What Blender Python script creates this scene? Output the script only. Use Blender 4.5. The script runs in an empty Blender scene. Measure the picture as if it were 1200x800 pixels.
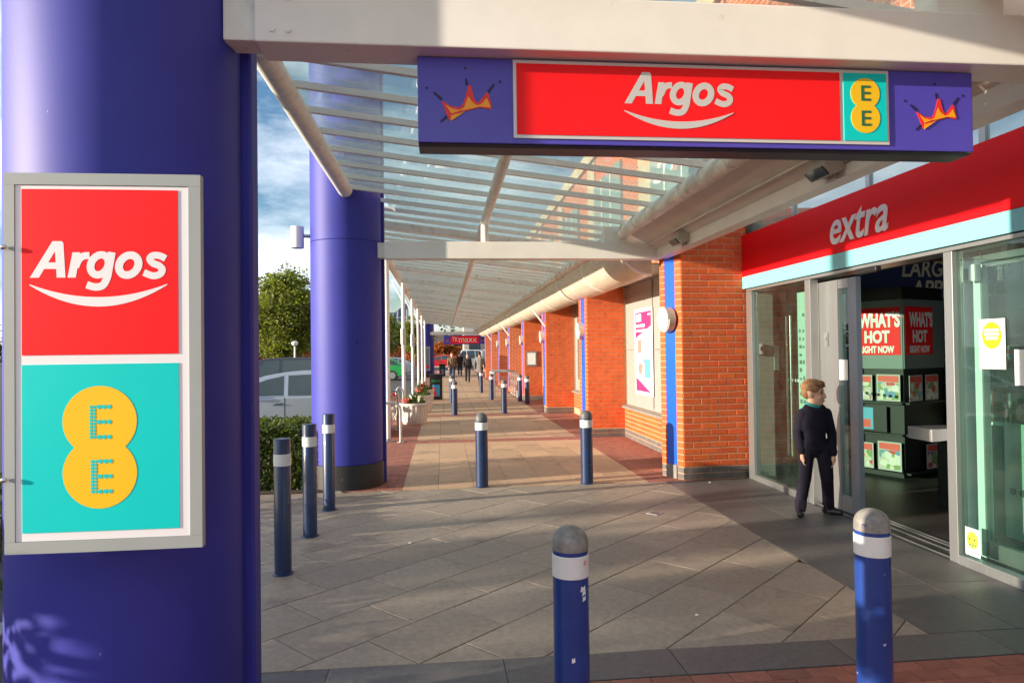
import bpy, bmesh, math, random
from mathutils import Vector, Matrix
PI = math.pi
R = math.radians
rnd = random.Random(7)
scene = bpy.context.scene
COL = scene.collection

# ------------------------------------------------------------------ camera
cam_d = bpy.data.cameras.new("camera")
cam = bpy.data.objects.new("camera", cam_d)
COL.objects.link(cam)
cam_d.lens = 24.0
cam_d.sensor_width = 36.0
cam_d.sensor_fit = 'HORIZONTAL'
cam_d.clip_start = 0.05
cam_d.clip_end = 4000
rx = Vector((0.99482854, -0.10072181, -0.01308814))
ry = Vector((0.01151693, -0.01616523, 0.999803))
rz = Vector((-0.10091354, -0.99478329, -0.01492162))
mw = Matrix((rx, ry, rz)).transposed().to_4x4()
mw.translation = Vector((0, 0, 1.62))
cam.matrix_world = mw
scene.camera = cam

# ------------------------------------------------------------------ light
SUN_EL = 10.0
SUN_AZ = 11.7        # degrees behind the -X axis (towards -Y)
EXPOSURE = 1.02
SKY_STRENGTH = 0.11
SUN_STRENGTH = 5.0
sd = Vector((-math.cos(R(SUN_AZ)) * math.cos(R(SUN_EL)), -math.sin(R(SUN_AZ)) * math.cos(R(SUN_EL)), math.sin(R(SUN_EL))))
sun_d = bpy.data.lights.new("sun", 'SUN')
sun_d.energy = SUN_STRENGTH
sun_d.angle = R(0.5)
sun_d.color = (1.0, 0.86, 0.68)
sun = bpy.data.objects.new("sun", sun_d)
COL.objects.link(sun)
sun.location = (-20, -5, 12)
sun.rotation_euler = sd.to_track_quat('Z', 'Y').to_euler()

world = bpy.data.worlds.new("World")
scene.world = world
world.use_nodes = True
wn = world.node_tree
wn.nodes.clear()
wout = wn.nodes.new('ShaderNodeOutputWorld')
wbg = wn.nodes.new('ShaderNodeBackground')
wbg.inputs['Strength'].default_value = SKY_STRENGTH
sky = wn.nodes.new('ShaderNodeTexSky')
sky.sky_type = 'NISHITA'
sky.sun_disc = False
sky.sun_elevation = R(SUN_EL)
sky.sun_rotation = math.atan2(sd.x, sd.y)
sky.air_density = 1.0
sky.dust_density = 1.0
sky.ozone_density = 2.6
wtc = wn.nodes.new('ShaderNodeTexCoord')
wmap = wn.nodes.new('ShaderNodeMapping')
wmap.inputs['Scale'].default_value = (1.6, 1.6, 4.2)
wmap.inputs['Location'].default_value = (0.35, 0.1, 0.0)
wn.links.new(wtc.outputs['Generated'], wmap.inputs['Vector'])
wnoi = wn.nodes.new('ShaderNodeTexNoise')
wnoi.inputs['Scale'].default_value = 2.3
wnoi.inputs['Detail'].default_value = 9
wnoi.inputs['Roughness'].default_value = 0.58
wn.links.new(wmap.outputs['Vector'], wnoi.inputs['Vector'])
wramp = wn.nodes.new('ShaderNodeValToRGB')
wramp.color_ramp.elements[0].position = 0.38
wramp.color_ramp.elements[1].position = 0.66
wramp.color_ramp.elements[1].color = (0.9, 0.9, 0.9, 1)
wn.links.new(wnoi.outputs['Fac'], wramp.inputs['Fac'])
wmix = wn.nodes.new('ShaderNodeMix')
wmix.data_type = 'RGBA'
wn.links.new(wramp.outputs['Color'], wmix.inputs['Factor'])
whsv = wn.nodes.new('ShaderNodeHueSaturation')
whsv.inputs['Saturation'].default_value = 1.1
wn.links.new(sky.outputs['Color'], whsv.inputs['Color'])
wn.links.new(whsv.outputs['Color'], wmix.inputs['A'])
CLOUD = (7.0, 7.3, 7.9, 1)
wmix.inputs['B'].default_value = CLOUD
wn.links.new(wmix.outputs['Result'], wbg.inputs['Color'])
wn.links.new(wbg.outputs['Background'], wout.inputs['Surface'])

scene.view_settings.view_transform = 'Standard'
scene.view_settings.look = 'None'
scene.view_settings.gamma = 1.0
scene.view_settings.exposure = EXPOSURE
scene.render.engine = 'CYCLES'
scene.cycles.max_bounces = 10
scene.cycles.transparent_max_bounces = 24
scene.cycles.glossy_bounces = 5
scene.cycles.caustics_reflective = False
scene.cycles.caustics_refractive = False

# ------------------------------------------------------------------ materials
def S(h):
    h = h.lstrip('#')
    o = []
    for i in (0, 2, 4):
        c = int(h[i:i + 2], 16) / 255
        o.append(c / 12.92 if c <= 0.04045 else ((c + 0.055) / 1.055) ** 2.4)
    return tuple(o)

def M(name, col, rough=0.6, metal=0.0, coat=0.0, var=0.0, vs=6.0, rand=0.0, bump=0.0, bs=60.0, spec=0.5, spots=None, emit=0.0, stretch=None, huer=0.0, gum=None):
    m = bpy.data.materials.new(name)
    m.use_nodes = True
    nt = m.node_tree
    b = nt.nodes['Principled BSDF']
    b.inputs['Base Color'].default_value = (*col, 1)
    b.inputs['Roughness'].default_value = rough
    b.inputs['Metallic'].default_value = metal
    b.inputs['Coat Weight'].default_value = coat
    b.inputs['Coat Roughness'].default_value = 0.12
    b.inputs['Specular IOR Level'].default_value = spec
    if emit:
        b.inputs['Emission Color'].default_value = (*col, 1)
        b.inputs['Emission Strength'].default_value = emit
    tc = nt.nodes.new('ShaderNodeTexCoord')
    vec = tc.outputs['Object']
    if stretch:
        mp = nt.nodes.new('ShaderNodeMapping')
        mp.inputs['Scale'].default_value = stretch
        nt.links.new(vec, mp.inputs['Vector'])
        vec = mp.outputs['Vector']
    oi = nt.nodes.new('ShaderNodeObjectInfo')
    # shift the texture per object so that copies do not repeat
    add = nt.nodes.new('ShaderNodeVectorMath')
    add.operation = 'ADD'
    sc = nt.nodes.new('ShaderNodeVectorMath')
    sc.operation = 'SCALE'
    sc.inputs[0].default_value = (37.1, 17.3, 23.7)
    nt.links.new(oi.outputs['Random'], sc.inputs['Scale'])
    nt.links.new(vec, add.inputs[0])
    nt.links.new(sc.outputs[0], add.inputs[1])
    vec = add.outputs[0]
    colsock = None
    if var or rand:
        hsv = nt.nodes.new('ShaderNodeHueSaturation')
        hsv.inputs['Color'].default_value = (*col, 1)
        val = None
        if var:
            n = nt.nodes.new('ShaderNodeTexNoise')
            n.inputs['Scale'].default_value = vs
            n.inputs['Detail'].default_value = 6
            n.inputs['Roughness'].default_value = 0.62
            nt.links.new(vec, n.inputs['Vector'])
            mr = nt.nodes.new('ShaderNodeMapRange')
            mr.inputs['From Min'].default_value = 0.3
            mr.inputs['From Max'].default_value = 0.7
            mr.inputs['To Min'].default_value = 1 - var
            mr.inputs['To Max'].default_value = 1 + var
            nt.links.new(n.outputs['Fac'], mr.inputs['Value'])
            val = mr.outputs['Result']
        if rand:
            mr2 = nt.nodes.new('ShaderNodeMapRange')
            mr2.inputs['To Min'].default_value = 1 - rand
            mr2.inputs['To Max'].default_value = 1 + rand
            nt.links.new(oi.outputs['Random'], mr2.inputs['Value'])
            if val:
                mu = nt.nodes.new('ShaderNodeMath')
                mu.operation = 'MULTIPLY'
                nt.links.new(val, mu.inputs[0])
                nt.links.new(mr2.outputs['Result'], mu.inputs[1])
                val = mu.outputs[0]
            else:
                val = mr2.outputs['Result']
        nt.links.new(val, hsv.inputs['Value'])
        if huer:
            fr = nt.nodes.new('ShaderNodeMath')
            fr.operation = 'MULTIPLY'
            fr.inputs[1].default_value = 7.31
            nt.links.new(oi.outputs['Random'], fr.inputs[0])
            fr2 = nt.nodes.new('ShaderNodeMath')
            fr2.operation = 'FRACT'
            nt.links.new(fr.outputs[0], fr2.inputs[0])
            mh = nt.nodes.new('ShaderNodeMapRange')
            mh.inputs['To Min'].default_value = 0.5 - huer
            mh.inputs['To Max'].default_value = 0.5 + huer
            nt.links.new(fr2.outputs[0], mh.inputs['Value'])
            nt.links.new(mh.outputs['Result'], hsv.inputs['Hue'])
        colsock = hsv.outputs['Color']
    if spots:
        # wear: (colour, scale, lo, hi)
        scol, ssc, lo, hi = spots
        n2 = nt.nodes.new('ShaderNodeTexNoise')
        n2.inputs['Scale'].default_value = ssc
        n2.inputs['Detail'].default_value = 5
        n2.inputs['Roughness'].default_value = 0.6
        nt.links.new(vec, n2.inputs['Vector'])
        mr3 = nt.nodes.new('ShaderNodeMapRange')
        mr3.inputs['From Min'].default_value = lo
        mr3.inputs['From Max'].default_value = hi
        nt.links.new(n2.outputs['Fac'], mr3.inputs['Value'])
        mx = nt.nodes.new('ShaderNodeMix')
        mx.data_type = 'RGBA'
        nt.links.new(mr3.outputs['Result'], mx.inputs['Factor'])
        if colsock:
            nt.links.new(colsock, mx.inputs['A'])
        else:
            mx.inputs['A'].default_value = (*col, 1)
        mx.inputs['B'].default_value = (*scol, 1)
        colsock = mx.outputs['Result']
    if gum:
        # small round marks: (colour, scale, radius)
        gcol, gsc, gr = gum
        vo = nt.nodes.new('ShaderNodeTexVoronoi')
        vo.inputs['Scale'].default_value = gsc
        nt.links.new(vec, vo.inputs['Vector'])
        nd_ = nt.nodes.new('ShaderNodeTexNoise')
        nd_.inputs['Scale'].default_value = gsc * 7
        nt.links.new(vec, nd_.inputs['Vector'])
        ml = nt.nodes.new('ShaderNodeMath')
        ml.operation = 'MULTIPLY_ADD'
        ml.inputs[1].default_value = gr * 0.9
        nt.links.new(nd_.outputs['Fac'], ml.inputs[0])
        nt.links.new(vo.outputs['Distance'], ml.inputs[2])
        g3 = nt.nodes.new('ShaderNodeMapRange')
        g3.inputs['From Min'].default_value = gr * 1.45
        g3.inputs['From Max'].default_value = gr * 1.2
        g3.inputs['To Max'].default_value = 0.75
        nt.links.new(ml.outputs[0], g3.inputs['Value'])
        mg = nt.nodes.new('ShaderNodeMix')
        mg.data_type = 'RGBA'
        nt.links.new(g3.outputs['Result'], mg.inputs['Factor'])
        if colsock:
            nt.links.new(colsock, mg.inputs['A'])
        else:
            mg.inputs['A'].default_value = (*col, 1)
        mg.inputs['B'].default_value = (*gcol, 1)
        colsock = mg.outputs['Result']
    if colsock:
        nt.links.new(colsock, b.inputs['Base Color'])
    if bump:
        nb = nt.nodes.new('ShaderNodeTexNoise')
        nb.inputs['Scale'].default_value = bs
        nb.inputs['Detail'].default_value = 4
        nt.links.new(vec, nb.inputs['Vector'])
        bp = nt.nodes.new('ShaderNodeBump')
        bp.inputs['Strength'].default_value = bump
        bp.inputs['Distance'].default_value = 0.004
        nt.links.new(nb.outputs['Fac'], bp.inputs['Height'])
        nt.links.new(bp.outputs['Normal'], b.inputs['Normal'])
    return m

def glass_mat(name, tint, dirt_haze=0.04, dirt_haze_col=(0.6, 0.62, 0.58), refl=1.0, wav=0.0, coatr=0.0, lo=0.4, hi=1.8, trans=False):
    m = bpy.data.materials.new(name)
    m.use_nodes = True
    nt = m.node_tree
    nt.nodes.clear()
    out = nt.nodes.new('ShaderNodeOutputMaterial')
    tr = nt.nodes.new('ShaderNodeBsdfTransparent')
    tr.inputs['Color'].default_value = (*tint, 1)
    gl = nt.nodes.new('ShaderNodeBsdfGlossy')
    gl.inputs['Roughness'].default_value = 0.0
    gl.inputs['Color'].default_value = (refl, refl, refl, 1)
    fr = nt.nodes.new('ShaderNodeFresnel')
    ge = nt.nodes.new('ShaderNodeNewGeometry')
    ma = nt.nodes.new('ShaderNodeMath')
    ma.operation = 'MULTIPLY_ADD'
    ma.inputs[1].default_value = -0.8333
    ma.inputs[2].default_value = 1.5
    nt.links.new(ge.outputs['Backfacing'], ma.inputs[0])
    nt.links.new(ma.outputs[0], fr.inputs['IOR'])
    mx = nt.nodes.new('ShaderNodeMixShader')
    mxr = nt.nodes.new('ShaderNodeMath')
    mxr.operation = 'MAXIMUM'
    mxr.inputs[1].default_value = coatr
    nt.links.new(fr.outputs[0], mxr.inputs[0])
    nt.links.new(mxr.outputs[0], mx.inputs[0])
    nt.links.new(tr.outputs[0], mx.inputs[1])
    nt.links.new(gl.outputs[0], mx.inputs[2])
    df = nt.nodes.new('ShaderNodeBsdfTranslucent' if trans else 'ShaderNodeBsdfDiffuse')
    df.inputs['Color'].default_value = (*dirt_haze_col, 1)
    mx2 = nt.nodes.new('ShaderNodeMixShader')
    tc = nt.nodes.new('ShaderNodeTexCoord')
    no = nt.nodes.new('ShaderNodeTexNoise')
    no.inputs['Scale'].default_value = 5
    no.inputs['Detail'].default_value = 6
    nt.links.new(tc.outputs['Object'], no.inputs['Vector'])
    mr = nt.nodes.new('ShaderNodeMapRange')
    mr.inputs['From Min'].default_value = 0.35
    mr.inputs['From Max'].default_value = 0.75
    mr.inputs['To Min'].default_value = dirt_haze * lo
    mr.inputs['To Max'].default_value = dirt_haze * hi
    nt.links.new(no.outputs['Fac'], mr.inputs['Value'])
    nt.links.new(mr.outputs['Result'], mx2.inputs[0])
    nt.links.new(mx.outputs[0], mx2.inputs[1])
    nt.links.new(df.outputs[0], mx2.inputs[2])
    nt.links.new(mx2.outputs[0], out.inputs['Surface'])
    if wav:
        nb = nt.nodes.new('ShaderNodeTexNoise')
        nb.inputs['Scale'].default_value = 1.7
        nt.links.new(tc.outputs['Object'], nb.inputs['Vector'])
        bp = nt.nodes.new('ShaderNodeBump')
        bp.inputs['Strength'].default_value = wav
        bp.inputs['Distance'].default_value = 0.02
        nt.links.new(nb.outputs['Fac'], bp.inputs['Height'])
        nt.links.new(bp.outputs['Normal'], gl.inputs['Normal'])
    return m

m_asphalt = M('asphalt', (0.06, 0.06, 0.062), 0.85, var=0.25, vs=3, bump=0.4, bs=90)
m_joint = M('joint_grit', (0.05, 0.047, 0.043), 0.95, var=0.2, vs=20)
m_slab = M('granite_slab', (0.32, 0.265, 0.208), 0.62, gum=((0.09, 0.075, 0.06), 3.2, 0.05), var=0.17, vs=26, rand=0.12, bump=0.35, bs=170, spots=((0.14, 0.12, 0.105), 2.3, 0.6, 0.78))
m_darkslab = M('dark_granite_slab', (0.115, 0.108, 0.105), 0.5, gum=((0.2, 0.19, 0.18), 2.2, 0.04), var=0.2, vs=30, rand=0.12, bump=0.3, bs=150, spots=((0.17, 0.15, 0.13), 2.0, 0.58, 0.8))
m_tan = M('tan_slab', (0.54, 0.36, 0.215), 0.7, gum=((0.14, 0.11, 0.08), 1.8, 0.035), var=0.12, vs=14, rand=0.1, bump=0.3, bs=120, spots=((0.25, 0.18, 0.125), 1.6, 0.55, 0.8))
m_redpav = M('red_paver', (0.34, 0.125, 0.085), 0.8, var=0.18, vs=18, rand=0.2, bump=0.4, bs=90)
m_brick = M('brick_clay', (0.60, 0.105, 0.022), 0.78, var=0.12, vs=22, rand=0.12, bump=0.5, bs=110, huer=0.004)
m_darkbrick = M('dark_brick_clay', (0.145, 0.125, 0.115), 0.75, var=0.2, vs=24, rand=0.25, bump=0.5, bs=110)
m_mortar = M('mortar', (0.58, 0.32, 0.195), 0.9, var=0.15, vs=30, bump=0.4, bs=160)
m_purple = M('column_paint', (0.034, 0.038, 0.31), 0.56, spec=0.36, var=0.10, vs=1.7, spots=((0.30, 0.30, 0.42), 17, 0.735, 0.75), bump=0.05, bs=14, gum=((0.015, 0.013, 0.09), 2.4, 0.05))
m_plinthblack = M('black_plinth', (0.018, 0.018, 0.02), 0.5, var=0.3, vs=9, spots=((0.12, 0.11, 0.1), 12, 0.68, 0.74))
m_cream = M('cream_paint', (0.83, 0.81, 0.755), 0.42, var=0.05, vs=3.5, spots=((0.5, 0.44, 0.36), 5, 0.68, 0.85))
m_bar = M('glazing_bar_paint', (0.86, 0.86, 0.80), 0.4, var=0.06, vs=6)
m_tube = M('tube_paint', (0.80, 0.78, 0.70), 0.42, var=0.08, vs=7, spots=((0.44, 0.37, 0.28), 9, 0.54, 0.80))
m_soffit = M('soffit_paint', (0.66, 0.61, 0.54), 0.5, var=0.08, vs=3, spots=((0.25, 0.22, 0.18), 7, 0.66, 0.8))
m_duct = M('duct_cladding', (0.66, 0.59, 0.47), 0.45, var=0.12, vs=6, spots=((0.42, 0.35, 0.26), 9, 0.56, 0.8), stretch=(1, 0.5, 2))
m_white = M('white_paint', (0.80, 0.80, 0.78), 0.4, var=0.05, vs=5)
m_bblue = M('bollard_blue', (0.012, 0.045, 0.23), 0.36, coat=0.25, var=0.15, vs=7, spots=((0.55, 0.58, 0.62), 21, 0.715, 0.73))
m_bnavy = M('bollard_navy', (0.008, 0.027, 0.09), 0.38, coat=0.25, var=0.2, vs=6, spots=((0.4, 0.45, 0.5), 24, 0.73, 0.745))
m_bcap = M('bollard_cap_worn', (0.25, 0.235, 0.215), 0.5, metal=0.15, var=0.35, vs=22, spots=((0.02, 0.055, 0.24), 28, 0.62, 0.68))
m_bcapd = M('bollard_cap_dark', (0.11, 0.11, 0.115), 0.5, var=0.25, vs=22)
m_band = M('white_band', (0.80, 0.80, 0.77), 0.35, var=0.06, vs=10)
m_bolt = M('steel_bolt', (0.55, 0.55, 0.55), 0.25, metal=1)
m_frame = M('sign_frame_grey', (0.33, 0.365, 0.36), 0.45, var=0.04, vs=4)
m_signwhite = M('sign_white', (0.80, 0.80, 0.82), 0.3)
m_red = M('sign_red', (0.90, 0.010, 0.014), 0.45, spec=0.22, var=0.03, vs=2.5)
m_redf = M('fascia_red', (0.80, 0.004, 0.009), 0.5, spec=0.2, var=0.03, vs=2)
m_teal = M('sign_teal', (0.0, 0.60, 0.58), 0.45, spec=0.25, var=0.03, vs=2.5)
m_paleteal = M('fascia_pale_teal', (0.20, 0.54, 0.60), 0.35)
m_yellow = M('sign_yellow', (0.86, 0.53, 0.012), 0.35)
m_dkgreen = M('sign_dark_green', (0.015, 0.14, 0.07), 0.4)
m_hungblue = M('hung_sign_blue', (0.075, 0.06, 0.45), 0.38, coat=0.2, var=0.05, vs=6)
m_hungdark = M('hung_sign_edge', (0.025, 0.018, 0.06), 0.45)
m_silver = M('silver_letter', (0.62, 0.62, 0.60), 0.4, metal=0.2)
m_orange = M('emblem_orange', (0.90, 0.36, 0.01), 0.4)
m_emred = M('emblem_red', (0.75, 0.03, 0.03), 0.4)
m_ink = M('emblem_ink', (0.012, 0.01, 0.06), 0.5)
m_alu = M('brushed_aluminium', (0.40, 0.41, 0.41), 0.34, metal=0.75, var=0.08, vs=4, stretch=(30, 30, 0.6))
m_alud = M('grey_aluminium', (0.27, 0.30, 0.35), 0.35, metal=0.5, var=0.05, vs=4)
m_bluepanel = M('blue_wall_panel', (0.005, 0.095, 0.62), 0.3, coat=0.3)
m_greypanel = M('grey_window_panel', (0.33, 0.32, 0.30), 0.4, var=0.05, vs=4)
m_sill = M('stone_sill', (0.22, 0.20, 0.18), 0.7, var=0.15, vs=12, bump=0.3)
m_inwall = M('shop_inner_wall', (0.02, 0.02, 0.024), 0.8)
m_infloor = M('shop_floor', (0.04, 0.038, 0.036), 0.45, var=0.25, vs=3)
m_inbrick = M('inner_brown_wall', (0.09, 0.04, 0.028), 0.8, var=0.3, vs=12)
m_inpale = M('inner_plaster', (0.22, 0.25, 0.22), 0.8, var=0.05)
m_navy = M('banner_navy', (0.012, 0.03, 0.12), 0.6)
m_creamtxt = M('banner_cream', (0.80, 0.72, 0.52), 0.6)
m_black = M('black_plastic', (0.008, 0.008, 0.009), 0.5)
m_paper = M('white_paper', (0.85, 0.85, 0.84), 0.7)
m_magenta = M('poster_magenta', (0.62, 0.03, 0.17), 0.4)
m_pgrey = M('poster_grey', (0.28, 0.22, 0.2), 0.5)
m_palegreen = M('pale_green_panel', (0.62, 0.84, 0.76), 0.4)
m_gateedge = M('gate_edge', (0.10, 0.17, 0.17), 0.4)
m_pot = M('planter_fibreglass', (0.74, 0.70, 0.62), 0.6, var=0.08, vs=6, spots=((0.4, 0.33, 0.25), 5, 0.62, 0.8))
m_soil = M('soil', (0.05, 0.035, 0.025), 0.95)
m_steel = M('galvanised_steel', (0.46, 0.48, 0.48), 0.38, metal=0.8, var=0.12, vs=10)
m_rubber = M('tyre_rubber', (0.02, 0.02, 0.02), 0.8)
m_carglass = M('car_glass', (0.035, 0.055, 0.06), 0.05, coat=0.6)
m_lamp = M('lamp_opal', (0.75, 0.74, 0.70), 0.3)
m_lampbody = M('lamp_body', (0.50, 0.47, 0.41), 0.4)
m_skin = M('skin', (0.68, 0.38, 0.27), 0.55, var=0.06, vs=9)
m_hair = M('sandy_hair', (0.25, 0.125, 0.05), 0.6, var=0.45, vs=40, stretch=(1, 1, 0.35))
m_jumper = M('navy_jumper', (0.010, 0.009, 0.018), 0.9, var=0.3, vs=20, bump=1.0, bs=20, stretch=(1, 1, 0.6), spec=0.2)
m_trousers = M('navy_trousers', (0.012, 0.010, 0.020), 0.85, var=0.3, vs=16, bump=1.0, bs=16, stretch=(1, 1, 0.5), spec=0.2)
m_collar = M('teal_collar', (0.02, 0.26, 0.26), 0.8)
m_shoe = M('black_shoe', (0.012, 0.012, 0.013), 0.4)
m_eye = M('eye_dark', (0.02, 0.012, 0.01), 0.2)
m_lip = M('lip', (0.42, 0.13, 0.10), 0.5)
m_bark = M('bark', (0.10, 0.075, 0.055), 0.9, var=0.3, vs=12, bump=0.6, bs=30)
m_leaf = M('leaf_green', (0.15, 0.175, 0.024), 0.6, var=0.55, vs=1.6)
m_leafd = M('leaf_dark', (0.038, 0.062, 0.014), 0.6, var=0.45, vs=2.2)
m_leafo = M('leaf_rust', (0.34, 0.10, 0.02), 0.7, var=0.4, vs=1.6)
m_hedge = M('hedge_leaf', (0.065, 0.09, 0.015), 0.6, var=0.5, vs=3)
m_flower = M('flower_pink', (0.75, 0.16, 0.14), 0.6)
m_tower = M('tower_glass', (0.06, 0.09, 0.15), 0.25, var=0.1, vs=0.2)
m_towerp = M('tower_panel', (0.42, 0.47, 0.55), 0.5)
m_kerb = M('kerb_stone', (0.30, 0.29, 0.27), 0.8, var=0.15, vs=8, bump=0.3)
g_canopy = glass_mat('canopy_glass', (0.84, 0.94, 0.91), 0.15, (0.74, 0.86, 0.80), 1.0, 0.02, 0.14, 0.6, 1.4, True)  # pale share is dirt plus a milky glow put into the panes
g_shop = glass_mat('shop_glass', (0.77, 0.88, 0.83), 0.012, (0.35, 0.5, 0.46), 1.0, 0.012)
g_clere = glass_mat('clerestory_glass', (0.62, 0.85, 0.82), 0.22, (0.55, 0.84, 0.80), 1.0, 0.02, 0.4, 0.9, 1.1)  # aqua diffuse share stands in for sky mirrored in the panes

def leafy(m, amount=0.45):
    nt = m.node_tree
    b = nt.nodes['Principled BSDF']
    out = nt.nodes['Material Output']
    tr = nt.nodes.new('ShaderNodeBsdfTranslucent')
    src = b.inputs['Base Color'].links[0].from_socket
    g = nt.nodes.new('ShaderNodeMix')
    g.data_type = 'RGBA'
    g.blend_type = 'MULTIPLY'
    g.inputs['Factor'].default_value = 1.0
    g.inputs['B'].default_value = (1.5, 1.6, 0.8, 1)
    nt.links.new(src, g.inputs['A'])
    nt.links.new(g.outputs['Result'], tr.inputs['Color'])
    mx = nt.nodes.new('ShaderNodeMixShader')
    mx.inputs[0].default_value = amount
    nt.links.new(b.outputs[0], mx.inputs[1])
    nt.links.new(tr.outputs[0], mx.inputs[2])
    nt.links.new(mx.outputs[0], out.inputs['Surface'])
for m_ in (m_leaf, m_hedge, m_leafo, m_leafd):
    leafy(m_)

# ------------------------------------------------------------------ mesh helpers
class MB:
    def __init__(self):
        self.v = []
        self.f = []
        self.mi = []
        self.m = 0
    def vert(self, p):
        self.v.append(tuple(p))
        return len(self.v) - 1
    def face(self, ids):
        self.f.append(tuple(ids))
        self.mi.append(self.m)
    def hexa(self, p):
        i = [self.vert(q) for q in p]
        for q in ((3, 2, 1, 0), (4, 5, 6, 7), (0, 1, 5, 4), (1, 2, 6, 5), (2, 3, 7, 6), (3, 0, 4, 7)):
            self.face([i[k] for k in q])
    def box(self, a, b):
        x0, y0, z0 = a
        x1, y1, z1 = b
        self.hexa(((x0, y0, z0), (x1, y0, z0), (x1, y1, z0), (x0, y1, z0), (x0, y0, z1), (x1, y0, z1), (x1, y1, z1), (x0, y1, z1)))
    def obox(self, c, u, v, w, hu, hv, hw):
        c = Vector(c)
        u = Vector(u).normalized() * hu
        v = Vector(v).normalized() * hv
        w = Vector(w).normalized() * hw
        self.hexa([c - u - v - w, c + u - v - w, c + u + v - w, c - u + v - w, c - u - v + w, c + u - v + w, c + u + v + w, c - u + v + w])
    def ring(self, c, ax, r, n, ph=0.0, ry=None):
        ax = Vector(ax).normalized()
        t = Vector((0, 0, 1)) if abs(ax.z) < 0.9 else Vector((1, 0, 0))
        u = ax.cross(t).normalized()
        w = ax.cross(u)
        ry = r if ry is None else ry
        return [self.vert(Vector(c) + u * (r * math.cos(ph + 2 * PI * k / n)) + w * (ry * math.sin(ph + 2 * PI * k / n))) for k in range(n)]
    def bridge(self, a, b):
        n = len(a)
        for k in range(n):
            self.face((a[k], a[(k + 1) % n], b[(k + 1) % n], b[k]))
    def cap(self, a, flip=False):
        self.face(a[::-1] if flip else a)
    def cyl(self, p, q, r, r2=None, n=16, caps=True):
        p = Vector(p)
        q = Vector(q)
        r2 = r if r2 is None else r2
        a = self.ring(p, q - p, r, n)
        b = self.ring(q, q - p, r2, n)
        self.bridge(a, b)
        if caps:
            self.cap(a, True)
            self.cap(b)
    def tube(self, pts, r, n=8, caps=True):
        pts = [Vector(p) for p in pts]
        rr = r if isinstance(r, (list, tuple)) else [r] * len(pts)
        ax0 = None
        prev = None
        u = None
        for i, p in enumerate(pts):
            if i == 0:
                d = pts[1] - p
            elif i == len(pts) - 1:
                d = p - pts[i - 1]
            else:
                d = (pts[i + 1] - p).normalized() + (p - pts[i - 1]).normalized()
            d.normalize()
            if u is None:
                t = Vector((0, 0, 1)) if abs(d.z) < 0.9 else Vector((1, 0, 0))
                u = d.cross(t).normalized()
            else:
                u = (u - d * u.dot(d)).normalized()
            w = d.cross(u)
            ring = [self.vert(p + u * (rr[i] * math.cos(2 * PI * k / n)) + w * (rr[i] * math.sin(2 * PI * k / n))) for k in range(n)]
            if prev:
                self.bridge(prev, ring)
            elif caps:
                self.cap(ring, True)
            prev = ring
        if caps:
            self.cap(prev)
    def lathe(self, c, prof, n=24, caps=True):
        prev = None
        for (r, z) in prof:
            ring = [self.vert((c[0] + r * math.cos(2 * PI * k / n), c[1] + r * math.sin(2 * PI * k / n), c[2] + z)) for k in range(n)]
            if prev:
                self.bridge(prev, ring)
            elif caps:
                self.cap(ring, True)
            prev = ring
        if caps:
            self.cap(prev)
    def prism(self, pts, fn, w0, w1):
        """pts: 2-D outline (counter-clockwise seen from +w); fn(u,v,w)->xyz"""
        a = [self.vert(fn(u, v, w0)) for u, v in pts]
        b = [self.vert(fn(u, v, w1)) for u, v in pts]
        n = len(pts)
        self.face(b)
        self.face(a[::-1])
        for k in range(n):
            self.face((a[k], a[(k + 1) % n], b[(k + 1) % n], b[k]))
    def ellip(self, c, r, n=14, m=9, rot=None):
        c = Vector(c)
        rot = rot or Matrix.Identity(3)
        prev = None
        top = self.vert(c + rot @ Vector((0, 0, r[2])))
        bot = None
        for j in range(1, m):
            th = PI * j / m
            ring = [self.vert(c + rot @ Vector((r[0] * math.sin(th) * math.cos(2 * PI * k / n), r[1] * math.sin(th) * math.sin(2 * PI * k / n), r[2] * math.cos(th)))) for k in range(n)]
            if prev is None:
                for k in range(n):
                    self.face((top, ring[k], ring[(k + 1) % n]))
            else:
                for k in range(n):
                    self.face((prev[k], ring[k], ring[(k + 1) % n], prev[(k + 1) % n]))
            prev = ring
        bot = self.vert(c - rot @ Vector((0, 0, r[2])))
        for k in range(n):
            self.face((prev[k], bot, prev[(k + 1) % n]))
    def capsule(self, p, q, r1, r2, n=12):
        self.cyl(p, q, r1, r2, n)
        self.ellip(p, (r1, r1, r1), n, 8)
        self.ellip(q, (r2, r2, r2), n, 8)
    def mesh(self, name, mats, smooth=None):
        me = bpy.data.meshes.new(name)
        me.from_pydata(self.v, [], self.f)
        if not isinstance(mats, (list, tuple)):
            mats = [mats]
        for m in mats:
            me.materials.append(m)
        if len(mats) > 1:
            me.polygons.foreach_set('material_index', self.mi)
        bm = bmesh.new()
        bm.from_mesh(me)
        bmesh.ops.recalc_face_normals(bm, faces=bm.faces)
        bm.to_mesh(me)
        bm.free()
        if smooth is not None:
            me.polygons.foreach_set('use_smooth', [True] * len(me.polygons))
            me.set_sharp_from_angle(angle=R(smooth))
        me.update()
        return me
    def build(self, name, mats, parent=None, smooth=None, bevel=0.0):
        o = link(name, self.mesh(name, mats, smooth), parent)
        if bevel:
            bv = o.modifiers.new('bevel', 'BEVEL')
            bv.width = bevel
            bv.segments = 2
            bv.limit_method = 'ANGLE'
            bv.angle_limit = R(40)
        return o

def link(name, me, parent=None, loc=None):
    o = bpy.data.objects.new(name, me)
    COL.objects.link(o)
    if parent:
        o.parent = parent
    if loc:
        o.location = loc
    return o

def tag(o, label, cat, group=None):
    o['label'] = label
    o['category'] = cat
    if group:
        o['group'] = group
    return o

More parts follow.
